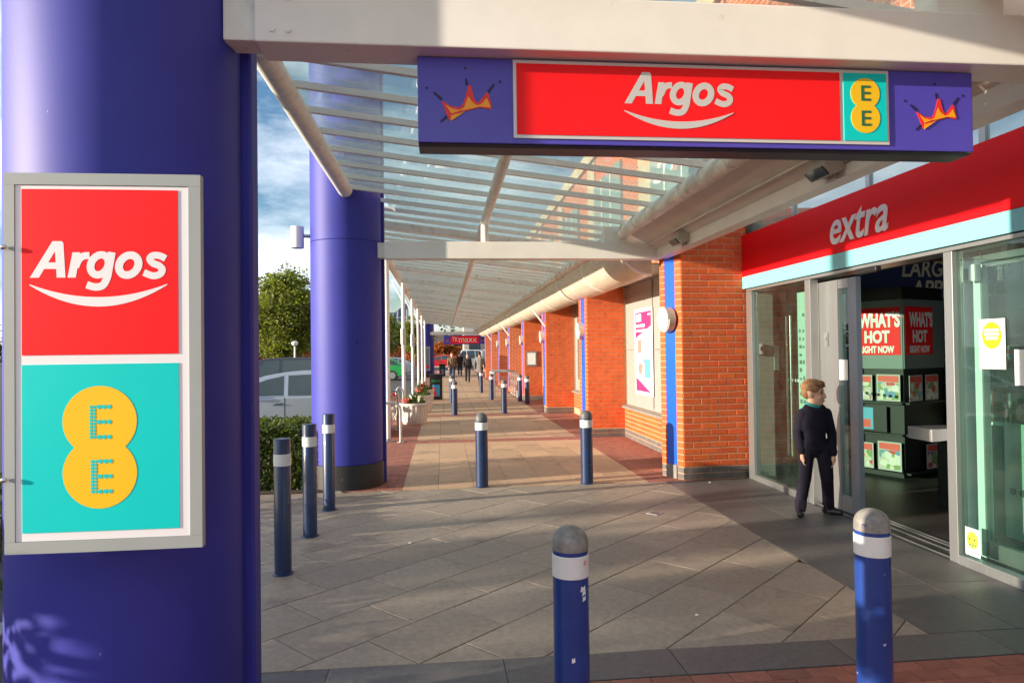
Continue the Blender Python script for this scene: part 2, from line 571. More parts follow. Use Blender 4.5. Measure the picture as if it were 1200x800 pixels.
def thing(name, label, cat, loc=(0, 0, 0), rotz=0.0, group=None):
    o = bpy.data.objects.new(name, None)
    o.empty_display_size = 0.1
    COL.objects.link(o)
    o.location = loc
    o.rotation_euler = (0, 0, rotz)
    return tag(o, label, cat, group)

def struct(o):
    o['kind'] = 'structure'
    return o

def stuff(o):
    o['kind'] = 'stuff'
    return o

def copy_tree(o, parent=None):
    c = o.copy()
    COL.objects.link(c)
    if parent:
        c.parent = parent
    for ch in list(o.children):
        copy_tree(ch, c)
    return c

def bx(name, a, b, mat, parent=None, bevel=0.0):
    k = MB()
    k.box(a, b)
    return k.build(name, mat, parent, bevel=bevel)

# plane mappings
def plane(o, u, v, n):
    o = Vector(o)
    u = Vector(u)
    v = Vector(v)
    n = Vector(n)
    return lambda a, b, c: o + u * a + v * b + n * c

def text(s, name, mat, parent, fn, box, shear=0.0, bold=0.0, depth=0.002, w0=0.0, space=1.0):
    """lettering fitted into box (u0,v0,u1,v1) on the surface fn"""
    cu = bpy.data.curves.new(name, 'FONT')
    cu.body = s
    cu.size = 1.0
    cu.shear = shear
    cu.offset = bold
    cu.space_character = space
    cu.resolution_u = 5
    cu.extrude = 0.5
    ob = bpy.data.objects.new(name, cu)
    COL.objects.link(ob)
    dg = bpy.context.evaluated_depsgraph_get()
    me = bpy.data.meshes.new_from_object(ob.evaluated_get(dg))
    bpy.data.objects.remove(ob)
    bpy.data.curves.remove(cu)
    xs = [v.co.x for v in me.vertices]
    ys = [v.co.y for v in me.vertices]
    x0, x1, y0, y1 = min(xs), max(xs), min(ys), max(ys)
    for v in me.vertices:
        a = box[0] + (v.co.x - x0) / (x1 - x0) * (box[2] - box[0])
        b = box[1] + (v.co.y - y0) / (y1 - y0) * (box[3] - box[1])
        v.co = fn(a, b, w0 + (v.co.z + 0.5) * depth)
    me.materials.clear()
    me.materials.append(mat)
    me.update()
    return link(name, me, parent)

def shape(name, pts, mat, parent, fn, w0, w1):
    k = MB()
    k.prism(pts, fn, w0, w1)
    return k.build(name, mat, parent)

def rect(u0, v0, u1, v1, nu=1):
    lo = [(u0 + (u1 - u0) * i / nu, v0) for i in range(nu + 1)]
    hi = [(u1 - (u1 - u0) * i / nu, v1) for i in range(nu + 1)]
    return lo + hi

def strip(name, mat, parent, fn, u0, v0, u1, v1, w0, w1, nu=12):
    """a rectangle split along u so that it can follow a bent surface"""
    k = MB()
    g = [[(k.vert(fn(u0 + (u1 - u0) * i / nu, v, w0)), k.vert(fn(u0 + (u1 - u0) * i / nu, v, w1))) for v in (v0, v1)] for i in range(nu + 1)]
    for i in range(nu):
        a, b = g[i], g[i + 1]
        k.face((a[0][1], b[0][1], b[1][1], a[1][1]))
        k.face((a[0][0], a[1][0], b[1][0], b[0][0]))
        k.face((a[0][0], b[0][0], b[0][1], a[0][1]))
        k.face((a[1][1], b[1][1], b[1][0], a[1][0]))
    for a in (g[0], g[-1]):
        k.face((a[0][0], a[0][1], a[1][1], a[1][0]))
    return k.build(name, mat, parent)

def smile(u0, u1, v, drop, thick, n=20):
    up, lo = [], []
    for i in range(n + 1):
        t = i / n
        q = 1 - (2 * t - 1) ** 2
        u = u0 + (u1 - u0) * t
        up.append((u, v - (drop - thick) * q + 0.0))
        lo.append((u, v - thick * 0.12 - drop * q))
    return up, lo

def smile_mesh(name, mat, parent, fn, u0, u1, v, drop, thick, w0, w1):
    up, lo = smile(u0, u1, v, drop, thick)
    k = MB()
    rows = []
    for a, b in zip(up, lo):
        rows.append([k.vert(fn(*a, w0)), k.vert(fn(*a, w1)), k.vert(fn(*b, w1)), k.vert(fn(*b, w0))])
    for r0, r1 in zip(rows, rows[1:]):
        for j in range(4):
            k.face((r0[j], r1[j], r1[(j + 1) % 4], r0[(j + 1) % 4]))
    k.face(rows[0])
    k.face(rows[-1][::-1])
    return k.build(name, mat, parent)

def fig8(cu, c1, c2, r, n=40):
    """outline of two overlapping discs one above the other"""
    d = abs(c1 - c2) / 2
    a = math.acos(min(1, d / r))
    hi, lo = max(c1, c2), min(c1, c2)
    pts = []
    for i in range(n + 1):
        t = -PI / 2 + a + (2 * PI - 2 * a) * i / n
        pts.append((cu + r * math.cos(t), hi + r * math.sin(t)))
    for i in range(1, n):
        t = PI / 2 + a + (2 * PI - 2 * a) * i / n
        pts.append((cu + r * math.cos(t), lo + r * math.sin(t)))
    return pts

def clip_poly(poly, x0, y0, x1, y1):
    def cl(p, f, inter):
        out = []
        for i in range(len(p)):
            a, b = p[i], p[(i + 1) % len(p)]
            fa, fb = f(a), f(b)
            if fa >= 0:
                out.append(a)
            if (fa >= 0) != (fb >= 0):
                t = fa / (fa - fb)
                out.append((a[0] + (b[0] - a[0]) * t, a[1] + (b[1] - a[1]) * t))
        return out
    for f in (lambda q: q[0] - x0, lambda q: x1 - q[0], lambda q: q[1] - y0, lambda q: y1 - q[1]):
        poly = cl(poly, f, None)
        if len(poly) < 3:
            return []
    return poly

def poly_area(p):
    return abs(sum(p[i][0] * p[(i + 1) % len(p)][1] - p[(i + 1) % len(p)][0] * p[i][1] for i in range(len(p)))) / 2

def slab_mb(k, poly, z0, z1, ch=0.004):
    """paving slab with a small chamfer round its top"""
    cx = sum(p[0] for p in poly) / len(poly)
    cy = sum(p[1] for p in poly) / len(poly)
    def ins(p):
        d = math.hypot(p[0] - cx, p[1] - cy) or 1
        s = max(0.2, 1 - ch * 1.4 / d)
        return (cx + (p[0] - cx) * s, cy + (p[1] - cy) * s)
    a = [k.vert((x, y, z0)) for x, y in poly]
    b = [k.vert((x, y, z1 - ch * 0.6)) for x, y in poly]
    c = [k.vert((*ins(p), z1)) for p in poly]
    k.bridge(a, b)
    k.bridge(b, c)
    k.face(c)

# ================================================================== THE GROUND
struct(bx('car_park', (-700, -300, -0.5), (-1.33, 1200, -0.12), m_asphalt))
struct(bx('far_ground', (-1.32, 62, -0.5), (700, 1200, -0.02), m_asphalt))
struct(bx('kerb', (-1.325, 8.2, -0.12), (-1.2, 62, 0.005), m_kerb, bevel=0.01))
struct(bx('plaza_kerb', (-2.72, -6, -0.3), (-2.6, 8.2, 0.005), m_kerb, bevel=0.01))
struct(bx('planting_bed', (-2.9, 8.22, -0.3), (-1.33, 10.2, 0.012), m_soil))

plaza = struct(bx('plaza_paving', (-2.6, -6, -0.2), (3.80, 8.2, -0.011), m_joint))
# diagonal slabs
ang = R(42.5)
ca, sa = math.cos(ang), math.sin(ang)
SW, SL, J = 0.445, 0.66, 0.006
o0 = (-0.14, 3.62)
n = 0
for i in range(-14, 18):
    off = 0.33 if i % 2 else 0.0
    for j in range(-14, 18):
        s0 = j * SL + off + J / 2
        s1 = s0 + SL - J
        t0 = i * SW + J / 2
        t1 = t0 + SW - J
        q = [(o0[0] + ca * s - sa * t, o0[1] + sa * s + ca * t) for s, t in ((s0, t0), (s1, t0), (s1, t1), (s0, t1))]
        q = clip_poly(q, -2.59, 3.625, 2.71, 8.19)
        if len(q) < 3 or poly_area(q) < 0.004:
            continue
        if sum(p[0] for p in q) / len(q) < -1.9 and sum(p[1] for p in q) / len(q) < 6.5:
            continue
        k = MB()
        slab_mb(k, q, -0.02, rnd.uniform(-0.0012, 0.0012))
        k.build('paving_slab', m_slab, plaza)
# the dark slabs in front of the shop and the dark border strip
def slab_grid(name, mat, parent, x0, x1, y0, y1, sx, sy, off=0.0, ph=0.0, mat_z=0.0, stagger=0.0):
    cache = {}
    r = 0
    y = y0
    while y < y1 - 0.01:
        ye = min(y + sy, y1)
        x = x0 - ph - (stagger if r % 2 else 0)
        while x < x1 - 0.005:
            xa, xb = max(x, x0) + 0.002, min(x + sx, x1) - 0.002
            if xb - xa > 0.02:
                key = (round(xb - xa, 3), round(ye - y, 3))
                if key not in cache:
                    k = MB()
                    w, h = (xb - xa) / 2, (ye - y) / 2 - 0.002
                    slab_mb(k, [(-w, -h), (w, -h), (w, h), (-w, h)], -0.02, 0.0, 0.003)
                    cache[key] = k.mesh(name, mat)
                link(name, cache[key], parent, ((xa + xb) / 2, (y + ye) / 2, rnd.uniform(-0.0012, 0.0012)))
            x += sx
        y = ye
        r += 1
slab_grid('dark_slab', m_darkslab, plaza, 2.715, 3.80, 3.625, 8.19, 0.55, 0.76)
slab_grid('border_slab', m_darkslab, plaza, -1.2, 3.80, 3.33, 3.62, 0.9, 0.3, ph=0.3)
slab_grid('brick_paver', m_redpav, plaza, 0.0, 3.80, 2.62, 3.33, 0.2, 0.1, stagger=0.1)
# the plaza behind the camera
far = MB()
far.box((-2.58, -5.9, -0.02), (3.79, 2.6, -0.003))
stuff(far.build('red_paving', m_redpav, plaza))

ic = thing('inspection_cover', 'small square metal cover set into the plaza slabs before the brick pier', 'cover', (2.07, 6.62, 0), R(42))
bx('frame', (-0.06, -0.06, 0.0015), (0.06, 0.06, 0.004), m_steel, ic)
bx('lid', (-0.045, -0.045, 0.004), (0.045, 0.045, 0.006), m_darkslab, ic)
for x_, y_, lab in ((1.52, 4.05, 'white paper scrap on the plaza slabs right of the near centre bollard'), (3.2, 8.02, 'tiny white paper scrap on the dark slabs below the brick pier'), (-0.3, 5.9, 'small paper scrap on the slabs in the middle of the plaza')):
    k = MB()
    a_ = [k.vert((rnd.uniform(.8, 1.2) * q_[0], rnd.uniform(.8, 1.2) * q_[1], 0.003 + q_[2])) for q_ in ((-.011, -.007, 0), (.010, -.008, .003), (.012, .007, .001), (0, .009, .005), (-.010, .006, 0.001))]
    b_ = [k.vert((k.v[t_][0], k.v[t_][1], k.v[t_][2] + 0.0012)) for t_ in a_]
    k.face(b_)
    k.face(a_[::-1])
    k.bridge(a_, b_)
    o = tag(k.build('paper_scrap', m_paper), lab, 'litter', 'paper scraps on the plaza')
    o.location = (x_, y_, 0)

# walkway under the canopy
def walkway_mat():
    m = bpy.data.materials.new('walkway_far')
    m.use_nodes = True
    nt = m.node_tree
    b = nt.nodes['Principled BSDF']
    b.inputs['Roughness'].default_value = 0.75
    tc = nt.nodes.new('ShaderNodeTexCoord')
    sp = nt.nodes.new('ShaderNodeSeparateXYZ')
    nt.links.new(tc.outputs['Object'], sp.inputs[0])
    def brick(c1, c2, mort, w, h, ms):
        t = nt.nodes.new('ShaderNodeTexBrick')
        t.inputs['Color1'].default_value = (*c1, 1)
        t.inputs['Color2'].default_value = (*c2, 1)
        t.inputs['Mortar'].default_value = (*mort, 1)
        t.inputs['Scale'].default_value = 1
        t.inputs['Brick Width'].default_value = w
        t.inputs['Row Height'].default_value = h
        t.inputs['Mortar Size'].default_value = ms
        nt.links.new(tc.outputs['Object'], t.inputs['Vector'])
        return t
    t1 = brick((0.54, 0.37, 0.225), (0.46, 0.31, 0.18), (0.2, 0.15, 0.1), 0.43, 0.45, 0.008)
    t1.offset = 0.0
    t2 = brick((0.36, 0.13, 0.09), (0.28, 0.095, 0.065), (0.16, 0.1, 0.08), 0.2, 0.1, 0.006)
    # red bands every 5.2 m and red strips on both sides
    md = nt.nodes.new('ShaderNodeMath'); md.operation = 'ADD'; md.inputs[1].default_value = -12.35 + 52
    nt.links.new(sp.outputs['Y'], md.inputs[0])
    mm = nt.nodes.new('ShaderNodeMath'); mm.operation = 'MODULO'; mm.inputs[1].default_value = 5.2
    nt.links.new(md.outputs[0], mm.inputs[0])
    lt = nt.nodes.new('ShaderNodeMath'); lt.operation = 'LESS_THAN'; lt.inputs[1].default_value = 0.45
    nt.links.new(mm.outputs[0], lt.inputs[0])
    cx = nt.nodes.new('ShaderNodeMath'); cx.operation = 'SUBTRACT'; cx.inputs[1].default_value = 1.0
    nt.links.new(sp.outputs['X'], cx.inputs[0])
    ab = nt.nodes.new('ShaderNodeMath'); ab.operation = 'ABSOLUTE'
    nt.links.new(cx.outputs[0], ab.inputs[0])
    gt = nt.nodes.new('ShaderNodeMath'); gt.operation = 'GREATER_THAN'; gt.inputs[1].default_value = 1.505
    nt.links.new(ab.outputs[0], gt.inputs[0])
    mx = nt.nodes.new('ShaderNodeMath'); mx.operation = 'MAXIMUM'
    nt.links.new(lt.outputs[0], mx.inputs[0])
    nt.links.new(gt.outputs[0], mx.inputs[1])
    mix = nt.nodes.new('ShaderNodeMix'); mix.data_type = 'RGBA'
    nt.links.new(mx.outputs[0], mix.inputs['Factor'])
    nt.links.new(t1.outputs['Color'], mix.inputs['A'])
    nt.links.new(t2.outputs['Color'], mix.inputs['B'])
    nt.links.new(mix.outputs['Result'], b.inputs['Base Color'])
    return m
walk = struct(bx('walkway', (-1.2, 8.2, -0.2), (4.2, 62, -0.011), m_joint))
k = MB()
k.box((-1.195, 17.99, -0.0105), (3.35, 61.9, 0.0))
k.build('far_paving', walkway_mat(), walk)
YB = 8.23
while YB < 17.5:
    if 12.3 < YB < 12.75:
        YB = 12.80
    if YB + 0.45 > 17.55:
        break
    slab_grid('walkway_slab', m_tan, walk, -0.5, 2.5, YB, min(YB + 0.4578, 17.55), 0.4286, 0.46)
    YB += 0.4578
slab_grid('walkway_brick', m_redpav, walk, -1.2, -0.5, 8.23, 9.6, 0.2, 0.1, stagger=0.1)
slab_grid('walkway_brick', m_redpav, walk, 2.5, 3.4, 8.23, 9.8, 0.2, 0.1, stagger=0.1)
def paver_stuff(x0, x1, y0, y1):
    k = MB()
    y = y0
    r = 0
    while y < y1 - 0.02:
        x = x0 - (0.1 if r % 2 else 0)
        while x < x1:
            a, b = max(x, x0) + 0.002, min(x + 0.2, x1) - 0.002
            if b - a > 0.03:
                k.box((a, y + 0.002, -0.0105), (b, min(y + 0.1, y1) - 0.002, rnd.uniform(-0.002, 0.001)))
            x += 0.2
        y += 0.1
        r += 1
    return stuff(k.build('red_brick_paving', M('red_paver_joined', (0.34, 0.125, 0.085), 0.8, var=0.28, vs=9, bump=0.4, bs=90), walk))
paver_stuff(-0.5, 2.5, 12.34, 12.79)
paver_stuff(-0.5, 2.5, 17.55, 17.98)
paver_stuff(-1.2, -0.5, 9.6, 17.98)
paver_stuff(2.5, 3.42, 9.8, 17.98)

# ================================================================== BRICKWORK
def brick_face(parent, fn, width, z0, z1, mat, joined=None, name='brick', course=0.0775, L=0.225, depth=0.007, start=0, skip=None):
    """stretcher-bond bricks standing proud of a mortar face; fn(u,z,w)"""
    J = 0.0115
    cache = {}
    nc = int(round((z1 - z0) / course))
    for r in range(nc):
        za = z0 + r * course + J / 2
        zb = z0 + (r + 1) * course - J / 2
        x = -((L + J) / 2 if (r + start) % 2 else 0)
        while x < width - 0.005:
            a, b = max(x, 0.0) + (0 if x <= 0 else J / 2), min(x + L + J, width) - (J / 2 if x + L + J < width else 0)
            x += L + J
            if b - a < 0.02:
                continue
            if joined is not None:
                joined.hexa([fn(a, za, 0.0), fn(b, za, 0.0), fn(b, zb, 0.0), fn(a, zb, 0.0),
                             fn(a, za, depth + rnd.uniform(-.002, .001)), fn(b, za, depth), fn(b, zb, depth), fn(a, zb, depth)])
            else:
                o = fn(0, 0, 0)
                key = round(b - a, 3)
                if key not in cache:
                    k = MB()
                    h = (zb - za) / 2
                    w = (b - a) / 2
                    f0 = lambda p, q, t: Vector(fn(p, q, t)) - Vector(o)
                    c = 0.004
                    k.hexa([f0(-w, -h, 0), f0(w, -h, 0), f0(w, h, 0), f0(-w, h, 0),
                            f0(-w + c, -h + c, depth), f0(w - c, -h + c, depth), f0(w - c, h - c, depth), f0(-w + c, h - c, depth)])
                    cache[key] = k.mesh(name, mat)
                p = Vector(fn((a + b) / 2, (za + zb) / 2, rnd.uniform(-0.002, 0.001)))
                link(name, cache[key], parent, p)

m_brickj = M('brick_clay_joined', (0.60, 0.105, 0.022), 0.78, var=0.22, vs=7, bump=0.5, bs=110)
m_darkbrickj = M('dark_brick_joined', (0.145, 0.125, 0.115), 0.75, var=0.3, vs=9)

def brick_tex(name, c1, c2, mort):
    m = bpy.data.materials.new(name)
    m.use_nodes = True
    nt = m.node_tree
    b = nt.nodes['Principled BSDF']
    b.inputs['Roughness'].default_value = 0.8
    tc = nt.nodes.new('ShaderNodeTexCoord')
    sp = nt.nodes.new('ShaderNodeSeparateXYZ')
    nt.links.new(tc.outputs['Object'], sp.inputs[0])
    ad = nt.nodes.new('ShaderNodeMath')
    nt.links.new(sp.outputs['X'], ad.inputs[0])
    nt.links.new(sp.outputs['Y'], ad.inputs[1])
    cb = nt.nodes.new('ShaderNodeCombineXYZ')
    nt.links.new(ad.outputs[0], cb.inputs[0])
    nt.links.new(sp.outputs['Z'], cb.inputs[1])
    t = nt.nodes.new('ShaderNodeTexBrick')
    t.inputs['Color1'].default_value = (*c1, 1)
    t.inputs['Color2'].default_value = (*c2, 1)
    t.inputs['Mortar'].default_value = (*mort, 1)
    t.inputs['Scale'].default_value = 1
    t.inputs['Brick Width'].default_value = 0.235
    t.inputs['Row Height'].default_value = 0.0775
    t.inputs['Mortar Size'].default_value = 0.007
    nt.links.new(cb.outputs[0], t.inputs['Vector'])
    nt.links.new(t.outputs['Color'], b.inputs['Base Color'])
    return m
m_bricktex = brick_tex('brick_far', (0.58, 0.118, 0.028), (0.48, 0.09, 0.022), (0.62, 0.38, 0.26))

# ================================================================== SHOP BUILDING
shop = thing('shop_building', 'long red brick retail terrace with piers and grey window bays along the walkway', 'building', (0, 0, 0))

def pier(poly, z1=2.86):
    k = MB()
    k.prism(poly, lambda u, v, w: (u, v, w), -0.05, z1)
    return k.build('brick_pier', m_mortar, shop)

# pier beside the shop entrance, with a splayed corner carrying a blue panel
P1 = [(2.965, 8.245), (3.835, 8.30), (3.835, 9.3), (3.06, 9.3), (2.815, 8.62)]
p1 = pier(P1, 3.4)
def edge_fn(a, b):
    a = Vector((a[0], a[1], 0))
    b = Vector((b[0], b[1], 0))
    u = (b - a).normalized()
    n = Vector((u.y, -u.x, 0))
    return plane(a, u, (0, 0, 1), n), (b - a).length
f, w = edge_fn(P1[0], P1[1])
brick_face(p1, f, w, 0.155, 3.4, m_brick, L=0.222)
kk = MB()
brick_face(p1, f, w, 0.0, 0.155, m_darkbrickj, joined=kk)
f2, w2 = edge_fn(P1[4], P1[0])
brick_face(p1, plane(f2(0, 0, 0), (f2(1, 0, 0) - f2(0, 0, 0)), (0, 0, 1), f2(0, 0, 1) - f2(0, 0, 0)), 0.095, 0.0, 0.155, m_darkbrickj, joined=kk)
brick_face(p1, plane(f2(w2 - 0.115, 0, 0), (f2(1, 0, 0) - f2(0, 0, 0)), (0, 0, 1), f2(0, 0, 1) - f2(0, 0, 0)), 0.115, 0.0, 0.155, m_darkbrickj, joined=kk)
stuff(kk.build('plinth_brickwork', m_darkbrickj, p1))
kk = MB()
brick_face(p1, f2, 0.095, 0.155, 3.2, m_brickj, joined=kk)
brick_face(p1, plane(f2(w2 - 0.115, 0, 0), (f2(1, 0, 0) - f2(0, 0, 0)), (0, 0, 1), f2(0, 0, 1) - f2(0, 0, 0)), 0.115, 0.155, 3.2, m_brickj, joined=kk, start=1)
stuff(kk.build('corner_brickwork', m_brickj, p1))
k = MB()
k.prism(rect(0.10, 0.17, w2 - 0.12, 3.2), f2, -0.01, 0.004)
k.build('blue_panel', m_bluepanel, p1)
k = MB()
k.prism(rect(0.10, 0.0, w2 - 0.12, 0.168), f2, -0.01, 0.018)
k.build('plinth_block', m_sill, p1)

# further piers
PIERS = [(12.6, 2.70, 3.40, 0.75), (17.6, 2.68, 3.38, 0.75), (22.4, 2.68, 3.38, 0.75), (27.4, 2.68, 3.38, 0.8), (32.4, 2.68, 3.38, 0.8), (37.6, 2.68, 3.38, 0.8), (43.0, 2.68, 3.38, 0.8)]
pier_obs = []
for i, (y, xl, xr, dp) in enumerate(PIERS):
    poly = [(xl, y), (xr + 0.5, y), (xr + 0.5, y + dp), (xl, y + dp)]
    near = i < 3
    k = MB()
    k.prism(poly, lambda u, v, w: (u, v, w), -0.05, 2.8)
    p = k.build('brick_pier', m_mortar if near else m_bricktex, shop)
    pier_obs.append(p)
    if near:
        fr = plane((xl, y, 0), (1, 0, 0), (0, 0, 1), (0, -1, 0))
        lf = plane((xl, y + dp, 0), (0, -1, 0), (0, 0, 1), (-1, 0, 0))
        kk = MB()
        brick_face(p, fr, xr - xl, 0.17, 2.80, m_brickj, joined=kk)
        sl = 0.2
        brick_face(p, lf, sl, 0.17, 2.80, m_brickj, joined=kk)
        brick_face(p, plane((xl, y + sl, 0), (0, -1, 0), (0, 0, 1), (-1, 0, 0)), sl, 0.17, 2.8, m_brickj, joined=kk)
        stuff(kk.build('pier_brickwork', m_brickj, p))
        kk = MB()
        brick_face(p, fr, xr - xl, 0.0, 0.17, m_darkbrickj, joined=kk)
        brick_face(p, lf, dp, 0.0, 0.17, m_darkbrickj, joined=kk)
        stuff(kk.build('plinth_brickwork', m_darkbrickj, p))
    else:
        sl = 0.2
    k = MB()
    k.prism(rect(sl + 0.01, 0.18, dp - sl - 0.01, 2.8), plane((xl, y + dp, 0), (0, -1, 0), (0, 0, 1), (-1, 0, 0)), -0.01, 0.008)
    k.build('blue_panel', m_bluepanel, p)

# window bays between the piers
WX = 3.40
bays = [(9.3, 12.6)] + [(PIERS[i][0] + PIERS[i][3], PIERS[i + 1][0]) for i in range(len(PIERS) - 1)] + [(43.8, 60)]
for i, (ya, yb) in enumerate(bays):
    k = MB()
    k.box((WX, ya, 0), (WX + 0.3, yb, 0.6))
    wl = k.build('low_wall', m_mortar if i < 2 else m_bricktex, shop)
    lf = plane((WX, yb, 0), (0, -1, 0), (0, 0, 1), (-1, 0, 0))
    if i == 0:
        brick_face(wl, lf, 2.6, 0.155, 0.543, m_brick)
        kk = MB()
        brick_face(wl, lf, 2.6, 0.0, 0.155, m_darkbrickj, joined=kk)
        stuff(kk.build('plinth_brickwork', m_darkbrickj, wl))
    elif i == 1:
        kk = MB()
        brick_face(wl, lf, yb - ya, 0.155, 0.543, m_brickj, joined=kk)
        stuff(kk.build('wall_brickwork', m_brickj, wl))
    k = MB()
    k.prism([(WX - 0.06, 0.545), (WX + 0.2, 0.605), (WX + 0.2, 0.64), (WX - 0.06, 0.585)], lambda u, v, w: (u, w, v), ya + 0.005, yb - 0.005)
    k.build('window_sill', m_sill, shop)
    wob = bx('window_panel', (WX + 0.05, ya, 0.6), (WX + 0.12, yb, 2.8), m_greypanel, shop)
    k = MB()
    k.box((WX + 0.035, ya, 1.62), (WX + 0.05, yb, 1.635))
    nd = max(2, int((yb - ya) / 1.6))
    for q in range(1, nd):
        yy = ya + (yb - ya) * q / nd
        k.box((WX + 0.036, yy - 0.01, 0.645), (WX + 0.05, yy + 0.01, 2.78))
    k.build('window_joint', m_sill, wob)
    if i:
        k = MB()
        k.box((WX + 0.028, ya + 0.5, 0.9), (WX + 0.034, yb - 0.4, 2.55))
        k.build('window_pane', M('dark_window_glass', (0.12, 0.13, 0.13), 0.08), wob)
m_buff0 = M('buff_coping', (0.55, 0.42, 0.28), 0.8, var=0.12, vs=2)
# upper storey above the canopy
k = MB()
k.box((3.86, 8.9, 2.86), (9.5, 60, 6.4))
k.build('upper_wall', m_bricktex, shop)
k = MB()
k.box((3.9, -6, 4.4), (9.5, 8.88, 6.4))
k.build('upper_wall', m_bricktex, shop)
k = MB()
k.box((2.95, 9.32, 2.82), (3.84, 60, 2.84))
k.build('bay_soffit', m_soffit, shop)
k = MB()
k.box((3.78, -6, 6.42), (9.5, 60, 6.75))
k.build('parapet', m_buff0, shop)
m_green = M('reflection_green', (0.20, 0.28, 0.25), 0.2, var=0.15, vs=0.8)  # green tone stands in for reflections in the canopy glass
m_buff = M('reflection_buff', (0.55, 0.42, 0.28), 0.8, var=0.12, vs=2)
for q in range(11):
    y = 9.6 + q * 4.6
    w = bx('upper_window', (3.80, y, 3.3), (3.855, y + 2.5, 5.7), m_green, shop)
    for yy in (0.8, 1.65):
        bx('window_bar', (3.785, y + yy, 3.3), (3.798, y + yy + 0.06, 5.7), m_white, w)
    bx('tan_reflection_panel', (3.81, y + 2.52, 4.3), (3.856, y + 3.3, 6.35), m_buff, shop)  # added buff panel stands in for tan reflections in the canopy
# shop front -----------------------------------------------------------
front = thing('shopfront', 'glazed shopfront with aluminium frames and an open sliding entrance under the red fascia', 'shopfront', (0, 0, 0))
FX = 3.82
def post(y0, y1, z0=0.0, z1=2.33, x0=FX - 0.02, x1=FX + 0.07, mat=m_alu, nm='frame_post', par=front):
    return bx(nm, (x0, y0, z0), (x1, y1, z1), mat, par, bevel=0.003)
post(8.09, 8.235)
post(6.735, 6.84)
post(4.745, 4.835)
post(2.3, 2.4)
bx('sill_rail', (FX - 0.025, 4.838 + 2.006, 0.0), (FX + 0.06, 8.087, 0.07), m_alu, front, bevel=0.003)
bx('sill_rail', (FX - 0.025, 2.403, 0.0), (FX + 0.06, 4.742, 0.07), m_alu, front, bevel=0.003)
bx('head_rail', (FX - 0.018, 2.3, 2.333), (FX + 0.2, 8.235, 2.365), m_alu, front, bevel=0.003)
bx('glass_pane', (FX + 0.015, 6.842, 0.072), (FX + 0.025, 8.088, 2.331), g_shop, front)
bx('glass_pane', (FX + 0.015, 2.402, 0.072), (FX + 0.025, 4.743, 2.331), g_shop, front)
# parked sliding leaves
def leaf(y0, y1, wide0, wide1, x=4.0):
    l = bx('door_leaf', (x, y0, 0.02), (x + 0.05, y0 + wide0, 2.29), m_alud, front)
    bx('door_stile', (x - 0.004, y1 - wide1, 0.02), (x + 0.046, y1, 2.29), m_alu, l)
    bx('door_rail', (x, y0 + wide0 + 0.002, 0.02), (x + 0.045, y1 - wide1 - 0.002, 0.17), m_alu, l)
    bx('door_rail', (x, y0 + wide0 + 0.002, 2.2), (x + 0.045, y1 - wide1 - 0.002, 2.29), m_alu, l)
    bx('door_glass', (x + 0.018, y0 + wide0 + 0.003, 0.172), (x + 0.028, y1 - wide1 - 0.003, 2.198), g_shop, l)
    return l
lf1 = leaf(6.10, 6.83, 0.13, 0.43, x=3.90)
k = MB()
k.cyl((3.889, 6.60, 1.72), (3.875, 6.60, 1.72), 0.022, n=16)
k.box((3.885, 6.57, 1.63), (3.892, 6.63, 1.77))
k.build('key_switch', m_steel, lf1, smooth=30)
lf2 = leaf(3.9, 4.95, 0.05, 0.255, x=4.0)
bx('green_lit_sheet', (3.985, 4.70, 0.03), (3.995, 4.94, 2.20), m_palegreen, lf2)  # pale green sheet paints the greenish light on the stile
k = MB()
k.cyl((3.95, 4.70, 2.10), (3.95, 4.70, 2.22), 0.045, n=18)
k.build('door_clamp', m_alu, front, smooth=40)
bx('door_clamp', (3.93, 4.76, 2.11), (3.983, 4.86, 2.20), m_alud, front, bevel=0.004)
bx('header_tube', (3.95, 2.6, 2.235), (3.985, 4.69, 2.262), m_alu, front)
k = MB()
for x in (3.84, 3.965, 4.06, 4.11):
    k.box((x, 2.4, 0.001), (x + 0.022, 8.05, 0.007))
k.build('door_track', m_alu, front)
bx('door_sensor', (FX - 0.085, 5.55, 2.275), (FX - 0.032, 5.86, 2.328), m_black, front, bevel=0.01)
# inner lobby door behind the left pane
ld = thing('lobby_door', 'inner glass door with tall chrome pull bars seen through the left pane', 'door', (0, 0, 0))
bx('frame', (4.35, 7.06, 0.02), (4.39, 7.12, 2.2), m_alud, ld)
bx('glass_pane', (4.36, 7.122, 0.02), (4.37, 8.2, 2.2), g_shop, ld)
for y in (8.09, 8.19):
    k = MB()
    k.cyl((4.30, y, 0.28), (4.30, y, 2.02), 0.016, n=10)
    k.cyl((4.30, y, 0.5), (4.36, y, 0.5), 0.01, n=8)
    k.cyl((4.30, y, 1.8), (4.36, y, 1.8), 0.01, n=8)
    k.build('pull_bar', m_bolt, ld, smooth=40)
k = MB()
for q in range(14):
    k.box((4.345, 7.16 + q * 0.075, 1.20), (4.349, 7.2 + q * 0.075, 1.235))
stuff(k.build('safety_dots', m_paper, ld))
